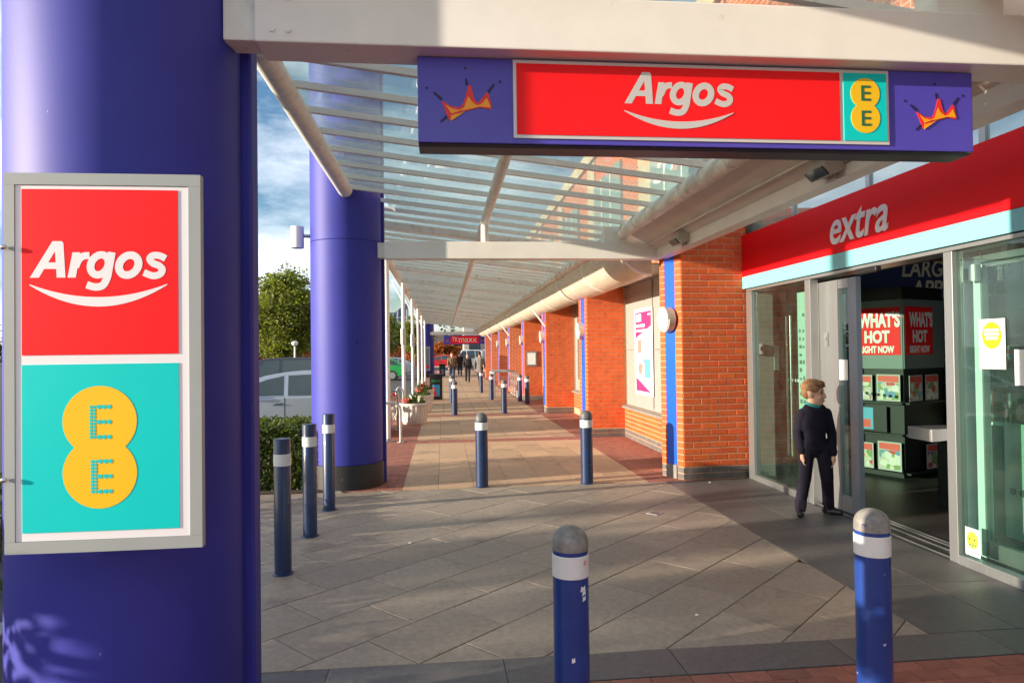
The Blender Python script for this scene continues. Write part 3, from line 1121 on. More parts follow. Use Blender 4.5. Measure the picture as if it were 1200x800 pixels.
# notices on the glass, the intercom, the wall menu
def sheet(name, label, y0, y1, z0, z1, x, mat, cat='notice'):
    return tag(bx(name, (x - 0.003, y0, z0), (x, y1, z1), mat), label, cat)
sheet('paper_notice', 'small pale notice taped on the inner door beside the pull bars', 8.2, 8.34, 1.34, 1.65, 4.2, m_palegreen)
sheet('paper_notice', 'white notice on the narrow glass of the open sliding door above the boy', 6.245, 6.385, 1.30, 1.50, 3.895, m_paper)
o = sheet('paper_notice', 'white poster with a yellow oval in the right shop window', 4.305, 4.53, 1.455, 1.805, FX + 0.01, m_paper)
wf = plane((FX + 0.006, 4.53, 1.455), (0, -1, 0), (0, 0, 1), (-1, 0, 0))
shape('yellow_oval', [(0.112 + 0.085 * math.cos(t * PI / 16), 0.235 + 0.095 * math.sin(t * PI / 16)) for t in range(32)], m_yellow, o, wf, 0.0, 0.002)
for r_, (a, b) in enumerate(((0.05, 0.175), (0.05, 0.175), (0.06, 0.165))):
    shape('print_line', rect(a, 0.262 - r_ * 0.028, b, 0.28 - r_ * 0.028), m_paper, o, wf, 0.002, 0.003)
sheet('paper_notice', 'white sheet at the right edge of the shop window', 4.0, 4.232, 1.35, 1.59, FX + 0.01, m_paper)
o = sheet('window_sticker', 'pale sticker with a yellow round face low in the right shop window', 4.567, 4.706, 0.088, 0.288, FX + 0.01, m_palegreen, 'sticker')
wf = plane((FX + 0.006, 4.706, 0.088), (0, -1, 0), (0, 0, 1), (-1, 0, 0))
shape('yellow_disc', [(0.07 + 0.055 * math.cos(t * PI / 12), 0.115 + 0.062 * math.sin(t * PI / 12)) for t in range(24)], M('sticker_yellow', (0.75, 0.75, 0.05), 0.5), o, wf, 0.0, 0.002)
for uu in (0.045, 0.09):
    shape('print_dot', [(uu + 0.008 * math.cos(t * PI / 6), 0.12 + 0.008 * math.sin(t * PI / 6)) for t in range(12)], m_black, o, wf, 0.002, 0.003)
shape('print_line', rect(0.035, 0.075, 0.105, 0.085), m_dkgreen, o, wf, 0.002, 0.003)
o = tag(bx('intercom', (3.94, 8.28, 1.545), (4.05, 8.318, 1.675), m_paper, bevel=0.006), 'small white intercom box on the pale wall behind the left glass', 'intercom')
k = MB()
k.box((4.0, 8.272, 1.59), (4.03, 8.279, 1.64))
k.build('screen', m_black, o)
o = sheet('wall_menu', 'tall pale green information panel with rows of dark symbols behind the left glass', 6.87, 7.10, 0.75, 2.22, 3.86, M('info_panel', (0.42, 0.62, 0.56), 0.5), 'sign')
wf = plane((3.857, 7.10, 0.75), (0, -1, 0), (0, 0, 1), (-1, 0, 0))
for r_ in range(14):
    for c_ in range(3):
        if rnd.random() < 0.8:
            shape('print_line', rect(0.03 + c_ * 0.07, 0.1 + r_ * 0.085, 0.03 + c_ * 0.07 + rnd.uniform(0.03, 0.055), 0.1 + r_ * 0.085 + rnd.uniform(0.012, 0.05)), m_gateedge, o, wf, 0.0, 0.001)

# interior
room = thing('shop_interior', 'dark shop interior of floor, walls and ceiling behind the open entrance', 'room', (0, 0, 0))
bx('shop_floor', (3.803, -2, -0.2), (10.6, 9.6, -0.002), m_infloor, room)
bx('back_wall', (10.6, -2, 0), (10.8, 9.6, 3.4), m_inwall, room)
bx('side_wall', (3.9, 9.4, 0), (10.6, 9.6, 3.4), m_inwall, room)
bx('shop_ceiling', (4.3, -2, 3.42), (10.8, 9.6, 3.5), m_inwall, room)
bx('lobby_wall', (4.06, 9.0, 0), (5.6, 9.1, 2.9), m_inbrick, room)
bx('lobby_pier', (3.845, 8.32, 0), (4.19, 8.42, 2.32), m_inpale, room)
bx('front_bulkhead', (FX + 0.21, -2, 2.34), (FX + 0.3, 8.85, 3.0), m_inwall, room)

# banner
bn = thing('hanging_banner', 'dark navy banner with cream capital lettering hung high inside the shop', 'banner', (0, 0, 0))
bx('cloth', (5.9, 9.30, 2.2), (8.75, 9.34, 2.95), m_navy, bn)
bf = plane((0, 9.30, 0), (1, 0, 0), (0, 0, 1), (0, -1, 0))
text('LARGE KITCHEN', 'lettering', m_creamtxt, bn, bf, (6.66, 2.63, 8.62, 2.88), shear=0.15, bold=0.02, w0=0.002)
text('APPLIANCES', 'lettering', m_creamtxt, bn, bf, (6.80, 2.33, 8.36, 2.585), shear=0.15, bold=0.02, w0=0.002)

# display stand
ks = thing('display_stand', 'tall black display stand with red promotional boards and leaflets inside the entrance', 'display stand', (0, 0, 0))
KC = Vector((5.6, 7.817, 0))
KS = 1.143
K1 = Vector((-0.423, 0.906, 0))
K2 = Vector((0.906, 0.423, 0))
KW1, KW2 = 0.60, 0.82
kin = KC + (K1 + K2) * 0.02
def kpoly(m_, z0, z1, nm, ins):
    k = MB()
    c = KC + (K1 + K2) * ins
    a, b = K1 * (KW1 * KS - 2 * ins), K2 * (KW2 * KS - 2 * ins)
    k.prism([tuple((c).xy), tuple((c + b).xy), tuple((c + a + b).xy), tuple((c + a).xy)], lambda u, v, w: (u, v, w), z0, z1)
    return k.build(nm, m_, ks)
kpoly(m_black, 0.12, 2.363, 'carcass', 0.02)
kpoly(m_black, 0.0, 0.118, 'plinth', 0.06)
kf0 = plane(KC + K1 * KW1 * KS, -K1, (0, 0, 1), -K2)
kr0 = plane(KC, K2, (0, 0, 1), -K1)
kf = lambda u, v, w: kf0(u * KS, 1.62 + (v - 1.62) * KS, w)
kr = lambda u, v, w: kr0(u * KS, 1.62 + (v - 1.62) * KS, w)
m_kgrey = M('stand_grey', (0.17, 0.21, 0.21), 0.5)
for fn, wd, nm in ((kf, KW1, 'a'), (kr, KW2, 'b')):
    shape('header_board', rect(0.012, 1.38, wd - 0.012, 2.13), m_kgrey, ks, fn, -0.019, 0.0)
    ww = wd
    wd = 0.60
    rb = shape('red_board', rect(0.03, 1.53, wd - 0.03, 2.05), m_red, ks, fn, 0.0005, 0.006)
    text("WHAT'S", 'lettering', m_paper, rb, fn, (0.105, 1.83, 0.95 * wd, 2.0), bold=0.045, w0=0.0065)
    text('HOT', 'lettering', m_paper, rb, fn, (0.25 * wd + .02, 1.66, 0.76 * wd, 1.80), bold=0.045, w0=0.0065)
    text('RIGHT NOW', 'lettering', m_paper, rb, fn, (0.15 * wd + .02, 1.55, 0.84 * wd, 1.63), bold=0.045, w0=0.0065)
    wd = ww
    for zz in (1.02, 0.68, 0.27):
        shape('shelf', rect(0.0, zz - 0.02, wd, zz), m_black, ks, fn, -0.018, 0.06)
lcol = [(0.75, 0.70, 0.15), (0.7, 0.08, 0.06), (0.72, 0.72, 0.66), (0.10, 0.35, 0.55), (0.55, 0.12, 0.3), (0.25, 0.5, 0.3)]
lm = [M('leaflet_print', c, 0.5) for c in lcol]
def print_mat(name, seed):
    m = bpy.data.materials.new(name)
    m.use_nodes = True
    nt = m.node_tree
    b = nt.nodes['Principled BSDF']
    b.inputs['Roughness'].default_value = 0.4
    tc = nt.nodes.new('ShaderNodeTexCoord')
    mp = nt.nodes.new('ShaderNodeMapping')
    mp.inputs['Location'].default_value = (seed * 3.1, seed * 1.7, seed)
    nt.links.new(tc.outputs['Object'], mp.inputs['Vector'])
    v = nt.nodes.new('ShaderNodeTexVoronoi')
    v.distance = 'CHEBYCHEV'
    v.inputs['Scale'].default_value = 13
    nt.links.new(mp.outputs['Vector'], v.inputs['Vector'])
    rp_ = nt.nodes.new('ShaderNodeValToRGB')
    el = rp_.color_ramp.elements
    el[0].color = (0.55, 0.5, 0.42, 1)
    el[1].color = (0.62, 0.55, 0.1, 1)
    for q, c in ((0.25, (0.55, 0.05, 0.04, 1)), (0.4, (0.65, 0.62, 0.55, 1)), (0.55, (0.2, 0.3, 0.1, 1)), (0.7, (0.66, 0.64, 0.6, 1)), (0.85, (0.12, 0.25, 0.4, 1))):
        e = el.new(q)
        e.color = c
    rp_.color_ramp.interpolation = 'CONSTANT'
    sx = nt.nodes.new('ShaderNodeSeparateColor')
    nt.links.new(v.outputs['Color'], sx.inputs['Color'])
    nt.links.new(sx.outputs['Red'], rp_.inputs['Fac'])
    n_ = nt.nodes.new('ShaderNodeTexNoise')
    n_.inputs['Scale'].default_value = 60
    nt.links.new(mp.outputs['Vector'], n_.inputs['Vector'])
    mx = nt.nodes.new('ShaderNodeMix')
    mx.data_type = 'RGBA'
    mx.blend_type = 'OVERLAY'
    mx.inputs['Factor'].default_value = 0.8
    nt.links.new(rp_.outputs['Color'], mx.inputs['A'])
    nt.links.new(n_.outputs['Color'], mx.inputs['B'])
    nt.links.new(mx.outputs['Result'], b.inputs['Base Color'])
    return m
m_prints = [print_mat('printed_page', q) for q in range(4)]
m_stockpaper = M('leaflet_paper', (0.45, 0.44, 0.42), 0.6)
def leaflet(fn, u0, u1, z0, z1, lab, dark=False):
    o = shape('leaflet', rect(u0, z0, u1, z1), m_stockpaper, None, fn, 0.025, 0.031)
    tag(o, lab, 'leaflet', 'leaflets on the display stand')
    h = z1 - z0
    w = u1 - u0
    shape('print_block', rect(u0 + 0.06 * w, z0 + 0.06 * h, u1 - 0.06 * w, z0 + 0.70 * h), rnd.choice(m_prints), o, fn, 0.0312, 0.032)
    shape('print_block', [(u0 + 0.06 * w, z0 + 0.74 * h), (u1 - 0.06 * w, z0 + 0.70 * h), (u1 - 0.06 * w, z0 + 0.95 * h), (u0 + 0.06 * w, z0 + 0.95 * h)], lm[1], o, fn, 0.0312, 0.032)
leaflet(kf, 0.03, 0.26, 1.03, 1.31, 'far leaflet on the top shelf of the street side of the display stand')
leaflet(kf, 0.31, 0.57, 1.03, 1.32, 'near leaflet on the top shelf of the street side of the display stand')
leaflet(kf, 0.02, 0.26, 0.28, 0.56, 'far leaflet on the bottom shelf of the street side of the display stand')
leaflet(kf, 0.31, 0.57, 0.28, 0.59, 'near leaflet on the bottom shelf of the street side of the display stand')
leaflet(kr, 0.05, 0.30, 1.03, 1.31, 'left leaflet on the top shelf of the dark side of the display stand')
leaflet(kr, 0.36, 0.62, 1.03, 1.31, 'right leaflet on the top shelf of the dark side of the display stand')
leaflet(kr, 0.36, 0.60, 0.28, 0.55, 'leaflet on the bottom shelf of the dark side of the display stand')
sc_ = thing('tablet_screen', 'small screen with a blue picture on the middle shelf of the display stand', 'screen', (0, 0, 0))
shape('housing', rect(0.04, 0.69, 0.42, 0.97), m_black, sc_, kf, 0.02, 0.04)
shape('picture', rect(0.06, 0.71, 0.27, 0.95), lm[3], sc_, kf, 0.0405, 0.042)
shape('picture', rect(0.09, 0.73, 0.24, 0.82), lm[1], sc_, kf, 0.0425, 0.043)
# security gates, shelf end and cups inside
ga = thing('security_gate', 'pale rounded security gate panel standing behind the right shop window', 'security gate', (0, 0, 0))
gf = plane((4.34, 5.08, 0), (0, -1, 0), (0, 0, 1), (-1, 0, 0))
pts = [(0.03, 0.14), (0.72, 0.14), (0.72, 1.02)] + [(0.10 + 0.09 * math.cos(R(90 + a)) - 0.01, 0.93 + 0.09 * math.sin(R(90 + a))) for a in range(0, 91, 15)]
shape('panel', pts, m_palegreen, ga, gf, -0.05, 0.0)
shape('shade_band', [(0.0, 0.14), (0.16, 0.14), (0.16, 0.99), (0.06, 0.99), (0.0, 0.92)], m_gateedge, ga, gf, 0.001, 0.012)  # dark band painted where the gate's left part lies in shade
shape('foot_rail', rect(0.0, 0.02, 0.72, 0.10), m_gateedge, ga, gf, -0.06, 0.02)
for uu in (0.24, 0.33):
    shape('badge', [(uu + 0.028 * math.cos(t * PI / 10), 0.5 + 0.028 * math.sin(t * PI / 10)) for t in range(20)], m_gateedge, ga, gf, 0.001, 0.004)
un = thing('shelf_unit', 'dark shelving with pale goods behind the right shop window', 'shelves', (0, 0, 0))
for zz in (0.55, 0.85, 1.12, 1.42, 1.72):
    bx('shelf', (6.6, 5.6, zz), (7.1, 8.6, zz + 0.03), M('shelf_metal', (0.16, 0.17, 0.16), 0.5), un)
bx('back_panel', (7.1, 5.6, 0.1), (7.14, 8.6, 2.1), m_inwall, un)
for q in range(9):
    k = MB()
    k.lathe((6.72, 6.0 + q * 0.13, 1.15), [(0.03, 0), (0.045, 0.04), (0.045, 0.11)], n=12)
    tag(k.build('cup', m_inpale, smooth=40), 'pale cup in the row on the shelves behind the right window', 'cup', 'cups on the shop shelves')
m_st = [M('stock_pale', (0.30, 0.30, 0.28), 0.5), M('stock_red', (0.28, 0.03, 0.03), 0.5), M('stock_blue', (0.04, 0.10, 0.2), 0.5), M('stock_tan', (0.3, 0.2, 0.1), 0.5)]
for zz in (0.58, 0.88, 1.45):
    yy = 5.7
    for q in range(6):
        d_ = rnd.uniform(0.2, 0.36)
        h_ = rnd.uniform(0.14, 0.22)
        o = thing('boxed_item', '%s boxed item, %s from the left on the %s shelf behind the right window' % (('pale', 'red', 'blue', 'tan')[q % 4], ('sixth', 'fifth', 'fourth', 'third', 'second', 'first')[q], {0.58: 'lowest stocked', 0.88: 'second', 1.45: 'upper'}[zz]), 'box', (6.65, yy, zz), 0, 'boxed stock on the shop shelves')
        bx('carton', (0, 0, 0.001), (0.3, d_, h_), m_st[q % 4], o, bevel=0.004)
        bx('label_panel', (-0.003, 0.03, 0.03), (-0.0005, d_ - 0.03, h_ - 0.05), m_prints[q % 4], o)
        yy += d_ + rnd.uniform(0.06, 0.18)
for q, (yy, hh) in enumerate(((7.2, 1.25), (7.75, 1.1), (8.35, 1.4))):
    o = thing('stock_rack', ('dark rack of pale goods to the right of the display stand', 'dark rack with red goods deeper in the shop', 'tall dark rack against the side wall of the shop')[q], 'rack', (6.9 + q * 0.5, yy - 0.5, 0), 0, 'stock racks inside the shop')
    bx('carcass', (0, 0, 0), (0.8, 0.35, hh), m_black, o)
    for r_ in range(4):
        for c_ in range(3):
            bx('goods', (0.04 + c_ * 0.25, -0.05, 0.2 + r_ * 0.26), (0.24 + c_ * 0.25, -0.002, 0.2 + r_ * 0.26 + rnd.uniform(0.1, 0.2)), m_st[(q + r_ * 2 + c_) % 4], o)
tb = thing('counter_end', 'white counter end jutting out beside the display stand in the doorway', 'counter', (0, 0, 0))
k = MB()
k.prism([(0, 0.80), (0.4, 0.83), (0.4, 0.92), (0.0, 0.92)], plane((4.72, 6.2, -0.11), (1, 0, 0), (0, 0, 1), (0, -1, 0)), -0.35, 0.0)
k.build('worktop', m_paper, tb)
bx('leg', (5.0, 6.25, 0), (5.05, 6.5, 0.72), m_black, tb)

# fascia sign ----------------------------------------------------------
fs = thing('fascia_sign', 'long red shop fascia with white italic lettering and a pale teal lower stripe', 'sign', (0, 0, 0))
SX = 3.78
bx('red_board', (SX, 0.5, 2.525), (SX + 0.10, 8.4, 3.045), m_redf, fs)
bx('teal_stripe', (SX + 0.003, 0.5, 2.372), (SX + 0.10, 8.4, 2.522), m_paleteal, fs)
sf = plane((SX, 0, 0), (0, -1, 0), (0, 0, 1), (-1, 0, 0))
text('extra', 'lettering', m_signwhite, fs, sf, (-6.305, 2.612, -5.43, 2.895), shear=0.22, bold=0.016, w0=0.001, depth=0.005)
# clerestory glazing above the fascia
cl = thing('clerestory', 'strip of pale aqua glazing above the red fascia', 'window', (0, 0, 0))
y = 0.5
while y < 8.6:
    bx('glazing_post', (3.93, y, 2.9), (3.99, y + 0.06, 4.4), m_alu, cl)
    bx('glass_pane', (3.95, y + 0.062, 2.9), (3.96, min(y + 1.35, 8.8), 4.398), g_clere, cl)
    y += 1.352
bx('room_wall', (5.0, 0.5, 3.52), (5.1, 8.8, 4.4), m_inpale, cl)

# ================================================================== CANOPY
can = thing('glass_canopy', 'long sloping glass canopy on cream steel beams over the walkway', 'canopy', (0, 0, 0))
LX, LZ, TX, TZ = -1.125, 3.55, 2.30, 3.13
def zc(x):
    return LZ - 0.1226 * (x - LX)
CY0, CY1 = 0.4, 46.0
for a, b in ((CY0, 2.30), (3.22, 8.18), (9.15, 27.0), (27.02, 45.5)):
    k = MB()
    k.cyl((LX, a, LZ), (LX, b, LZ), 0.085, n=20)
    k.build('edge_tube', m_tube, can, smooth=40)
for a, b in ((CY0, 2.58), (2.8, 8.7), (8.72, 27.0), (27.02, 45.5)):
    k = MB()
    k.cyl((TX, a, TZ), (TX, b, TZ), 0.085, n=20)
    # clips along the gutter tube
    y = a + 0.3
    while y < b and y < 30:
        k.cyl((TX, y, TZ), (TX, y + 0.035, TZ), 0.092, n=20)
        y += 0.52
    k.build('gutter_tube', m_tube, can, smooth=40)
PX, PZ = 0.543, 3.262
for a, b in ((CY0, 2.7), (2.72, 8.58), (8.62, 45.2)):
    k = MB()
    k.cyl((PX, a, PZ), (PX, b, PZ), 0.052, n=18)
    k.build('purlin', m_tube, can, smooth=40)
for y in (2.7, 8.6):
    k = MB()
    k.cyl((PX, y, 2.99), (PX, y, 3.22), 0.05, n=14)
    k.build('purlin_post', m_white, can, smooth=40)
gb = None
gp = None
i = 0
y = CY0 + 0.02
ZB = 0.03
while y < CY1:
    if gb is None:
        k = MB()
        xa, xb = LX + 0.03, TX + 0.02
        k.hexa([(xa, -0.022, zc(xa) + ZB), (xb, -0.022, zc(xb) + ZB), (xb, 0.022, zc(xb) + ZB), (xa, 0.022, zc(xa) + ZB),
                (xa, -0.022, zc(xa) + ZB + 0.048), (xb, -0.022, zc(xb) + ZB + 0.048), (xb, 0.022, zc(xb) + ZB + 0.048), (xa, 0.022, zc(xa) + ZB + 0.048)])
        gb = k.mesh('glazing_bar', m_bar)
        k = MB()
        xa, xb = LX - 0.02, TX + 0.10
        za = ZB + 0.051
        k.hexa([(xa, 0.003, zc(xa) + za), (xb, 0.003, zc(xb) + za), (xb, 0.517, zc(xb) + za), (xa, 0.517, zc(xa) + za),
                (xa, 0.003, zc(xa) + za + 0.008), (xb, 0.003, zc(xb) + za + 0.008), (xb, 0.517, zc(xb) + za + 0.008), (xa, 0.517, zc(xa) + za + 0.008)])
        gp = k.mesh('glass_pane', g_canopy)
    link('glazing_bar', gb, can, (0, y, 0))
    if not (2.0 < y < 3.2 or 7.9 < y < 9.0):
        link('glass_pane', gp, can, (0, y, 0))
    else:
        # panes beside the columns are cut short
        k = MB()
        xa, xb = -0.70, TX + 0.10
        k.hexa([(xa, 0.003, zc(xa) + za), (xb, 0.003, zc(xb) + za), (xb, 0.517, zc(xb) + za), (xa, 0.517, zc(xa) + za),
                (xa, 0.003, zc(xa) + za + 0.008), (xb, 0.003, zc(xb) + za + 0.008), (xb, 0.517, zc(xb) + za + 0.008), (xa, 0.517, zc(xa) + za + 0.008)])
        k.build('glass_pane', g_canopy, can).location = (0, y, 0)
    y += 0.52
# broad rafters in the far bays
for y in [10.15 + 2.63 * q for q in range(13)]:
    k = MB()
    xa, xb = LX + 0.05, TX - 0.02
    k.hexa([(xa, y - 0.045, zc(xa) - 0.05), (xb, y - 0.045, zc(xb) - 0.05), (xb, y + 0.045, zc(xb) - 0.05), (xa, y + 0.045, zc(xa) - 0.05),
            (xa, y - 0.045, zc(xa) + 0.047), (xb, y - 0.045, zc(xb) + 0.047), (xb, y + 0.045, zc(xb) + 0.047), (xa, y + 0.045, zc(xa) + 0.047)])
    k.build('rafter', m_tube, can)
# cross beams
for y, xl in ((2.60, -0.685), (8.50, -0.705), (45.4, -0.7)):
    bx('cross_beam', (xl, y, 2.785), (2.77, y + 0.18, 2.998), m_cream, can, bevel=0.006)
    bx('beam_bracket', (xl - 0.12, y + 0.03, 2.80), (xl - 0.002, y + 0.15, 2.985), m_tube, can, bevel=0.004)
    bx('gutter_block', (2.06, y + 0.02, 3.0), (2.36, y + 0.16, 3.2), m_cream, can, bevel=0.004)
for y in (2.60, 8.50):
    for x in (-0.62, -0.56, 2.62, 2.7):
        for z in (2.83, 2.95):
            k = MB()
            k.cyl((x, y + 0.001, z), (x, y - 0.008, z), 0.011, n=6)
            k.build('bolt', m_cream, can)
# flat soffit and fascia beam at the entrance bay
for a, b in ((CY0, 2.59), (2.785, 8.49)):
    k = MB()
    k.prism([(2.37, 3.105), (2.735, 2.905), (2.735, 3.30), (2.37, 3.22)], lambda u, v, w: (u, w, v), a, b)
    k.build('soffit_panel', m_soffit, can)
    k = MB()
    k.prism([(2.74, 2.785), (2.88, 2.785), (2.88, 3.42), (2.74, 3.42)], lambda u, v, w: (u, w, v), a, b)
    k.build('fascia_beam', m_cream, can)
bx('fascia_beam', (2.772, 2.59, 2.786), (2.879, 2.784, 3.19), m_cream, can)
bx('fascia_beam', (2.772, 8.49, 2.786), (2.879, 8.72, 3.19), m_cream, can)
# rounded gutter duct of the far bays
def arc(r, a0, a1, n, cx=2.76, cz=3.06):
    return [(cx + r * math.cos(R(a0 + (a1 - a0) * i / n)), cz + r * math.sin(R(a0 + (a1 - a0) * i / n))) for i in range(n + 1)]
outer = arc(0.45, 180, 270, 14)
dp_ = [(2.31, 3.2), *outer, (2.775, 2.61), (2.775, 3.2)]
y = 8.82
while y < 45:
    ye = min(y + 2.45, 45.2)
    k = MB()
    k.prism(dp_, lambda u, v, w: (u, w, v), y, ye - 0.006)
    k.build('gutter_duct', m_duct, can, smooth=35)
    k = MB()
    ro, ri = arc(0.458, 186, 262, 10), arc(0.449, 186, 262, 10)
    k.prism(ro + ri[::-1], lambda u, v, w: (u, w, v), ye - 0.05, ye + 0.02)
    k.build('duct_strap', m_cream, can, smooth=35)
    k = MB()
    k.prism([(2.30, 2.98), (2.43, 2.74), (2.45, 2.76), (2.36, 3.0)], lambda u, v, w: (u, w, v), y + 1.2, y + 1.26)
    k.build('duct_bracket', m_cream, can)
    y = ye
k = MB()
ro, ri = arc(0.462, 180, 270, 14), arc(0.43, 180, 270, 14)
k.prism(ro + ri[::-1], lambda u, v, w: (u, w, v), 8.795, 8.818)
k.build('duct_rim', m_cream, can, smooth=35)
for y in (17.7, 27.5, 37.7):
    k = MB()
    k.cyl((2.36, y, 2.70), (2.675, y, 2.28), 0.028, n=8)
    k.build('strut', m_white, can, smooth=40)
k = MB()
k.tube([(2.27, 2.95, 2.76), (2.4, 3.3, 2.80), (2.70, 3.8, 2.86), (2.735, 4.4, 2.87)], 0.007, 6)
k.build('cable', m_sill, can, smooth=60)
k = MB()
k.tube([(2.60, 0.5, 2.955), (2.60, 8.4, 2.955)], 0.011, 6)
k.build('conduit', m_soffit, can, smooth=60)
for y in (2.9, 3.9, 4.9, 5.9, 6.9, 7.9):
    k = MB()
    k.box((LX - 0.03, y + 0.14, LZ + 0.07), (LX + 0.03, y + 0.24, LZ + 0.11))
    k.build('clamp', m_steel, can, bevel=0.004)
# slim posts along the kerb
for j, y in enumerate((12.76, 18.0, 23.4, 28.7, 34.0, 39.3)):
    o = thing('canopy_post', ['nearest slim white canopy post beside the steel hoop', 'second slim white canopy post behind the fluted planters', 'third slim white canopy post along the kerb', 'fourth slim white canopy post along the kerb', 'fifth slim white canopy post along the kerb', 'sixth slim white canopy post, closest to the far purple columns'][j], 'post', (-1.02, y, 0), 0, 'slim white canopy posts')
    k = MB()
    k.cyl((0, 0, 0), (0, 0, LZ - 0.09), 0.047, n=14)
    k.build('shaft', m_white, o, smooth=40)
    k = MB()
    k.lathe((0, 0, 0), [(0.1, 0.0), (0.1, 0.012), (0.055, 0.014), (0.055, 0.05)], n=14)
    k.build('base_plate', m_steel, o, smooth=40)
    k = MB()
    k.cyl((0, 0, LZ - 0.6), (-0.28, 0.0, LZ - 0.02), 0.02, n=8)
    k.build('brace', m_white, o, smooth=40)
    if j in (1, 2):
        k = MB()
        k.cyl((0.0, -0.08, 1.85), (0.0, -0.08, 2.25), 0.07, n=12)
        k.build('uplighter', m_steel, o, smooth=40)

# ================================================================== COLUMNS
def column(x, y, r, h, label, z0=0.0):
    o = thing('support_column', label, 'column', (x, y, z0), 0, 'purple canopy columns')
    k = MB()
    prof = [(r + 0.012, 0.0), (r + 0.012, 0.29)]
    k.lathe((0, 0, 0), prof, n=64)
    k.build('plinth', m_plinthblack, o, smooth=40)
    z = 0.291
    for ztop in (2.99, 6.2):
        k = MB()
        k.lathe((0, 0, 0), [(r - 0.004, z), (r, z + 0.004), (r, ztop - 0.006), (r - 0.004, ztop - 0.002)], n=96)
        k.build('cladding', m_purple, o, smooth=40)
        z = ztop
    k = MB()
    k.box((0.1, 0.06, 0.0), (r + 0.035, 0.16, h))
    k.build('back_fin', m_purple, o, bevel=0.01)
    return o
column(-1.19, 2.76, 0.40, 6.2, 'purple round column carrying the wall sign, nearest the camera')
column(-1.19, 8.68, 0.43, 6.2, 'purple round column behind the three flat-topped bollards')
column(-1.12, 46.3, 0.43, 6.2, 'distant purple column at the far entrance with a grey notice board')
column(-1.12, 51.6, 0.43, 6.2, 'farthest purple column, half hidden behind another at the far entrance')

# ------------------------------------------------------------------ rounded italic lettering
def catmull(pts, n=6, closed=False):
    out = []
    m = len(pts)
    rng = range(m if closed else m - 1)
    g = lambda i: pts[i % m] if closed else pts[max(0, min(m - 1, i))]
    for i in rng:
        p0, p1, p2, p3 = g(i - 1), g(i), g(i + 1), g(i + 2)
        for q in range(n):
            t = q / n
            out.append(tuple(0.5 * (2 * p1[c] + (p2[c] - p0[c]) * t + (2 * p0[c] - 5 * p1[c] + 4 * p2[c] - p3[c]) * t * t + (3 * p1[c] - p0[c] - 3 * p2[c] + p3[c]) * t ** 3) for c in (0, 1)))
    if not closed:
        out.append(tuple(pts[-1]))
    return out
def ribbon(k, pts, width, fn, w0, w1, closed=False):
    n = len(pts)
    rows = []
    for i, p in enumerate(pts):
        a = pts[(i - 1) % n] if closed else pts[max(0, i - 1)]
        b = pts[(i + 1) % n] if closed else pts[min(n - 1, i + 1)]
        d = Vector((b[0] - a[0], b[1] - a[1])).normalized()
        nn = Vector((-d.y, d.x)) * width / 2
        rows.append([k.vert(fn(p[0] + nn.x, p[1] + nn.y, w0)), k.vert(fn(p[0] + nn.x, p[1] + nn.y, w1)), k.vert(fn(p[0] - nn.x, p[1] - nn.y, w1)), k.vert(fn(p[0] - nn.x, p[1] - nn.y, w0))])
    prs = list(zip(rows, rows[1:])) + ([(rows[-1], rows[0])] if closed else [])
    for r0, r1 in prs:
        for j in range(4):
            k.face((r0[j], r1[j], r1[(j + 1) % 4], r0[(j + 1) % 4]))
    if not closed:
        k.face(rows[0])
        k.face(rows[-1][::-1])
def brand_letters(parent, mat, fn, u0, u1, v0, w0, dep):
    """the five letters of the logo, drawn as strokes in units of the word's width"""
    sc = (u1 - u0) / 855.0
    F_ = lambda x, y, w: fn(u0 + (x - 210) * sc, v0 + (283 - y) * sc, w)
    lev = [0]
    def lv():
        lev[0] += 1
        return w0, w0 + dep + 0.00004 * lev[0]
    def ring_(cx, cy, rx, ry, sh=0.18):
        return [(cx + rx * math.cos(2 * PI * t / 32) - sh * ry * math.sin(2 * PI * t / 32), cy + ry * math.sin(2 * PI * t / 32)) for t in range(32)]
    def fin(k):
        k.build('letter', mat, parent)
    k = MB()
    for pl in ([(210, 283), (266, 283), (378, 90), (362, 45), (350, 45)], [(362, 45), (408, 45), (418, 58), (430, 283), (376, 283)], [(300, 226), (380, 226), (380, 184), (323, 184)]):
        a, b = lv()
        k.prism(pl, F_, a, b)
    fin(k)
    k = MB()
    a, b = lv()
    k.prism([(443, 283), (494, 283), (523, 118), (474, 118)], F_, a, b)
    a, b = lv()
    ribbon(k, catmull([(492, 215), (512, 168), (542, 143), (580, 139)]), 46, F_, a, b)
    fin(k)
    k = MB()
    a, b = lv()
    ribbon(k, ring_(642, 200, 55, 66), 48, F_, a, b, True)
    a, b = lv()
    ribbon(k, catmull([(719, 117), (700, 225), (688, 285), (660, 335), (612, 345), (562, 330)]), 48, F_, a, b)
    fin(k)
    k = MB()
    a, b = lv()
    ribbon(k, ring_(824, 202, 60, 66), 50, F_, a, b, True)
    fin(k)
    k = MB()
    a, b = lv()
    ribbon(k, catmull([(1056, 158), (1020, 140), (978, 138), (957, 160), (975, 188), (1015, 206), (1034, 232), (1018, 262), (975, 272), (918, 250)]), 45, F_, a, b)
    fin(k)

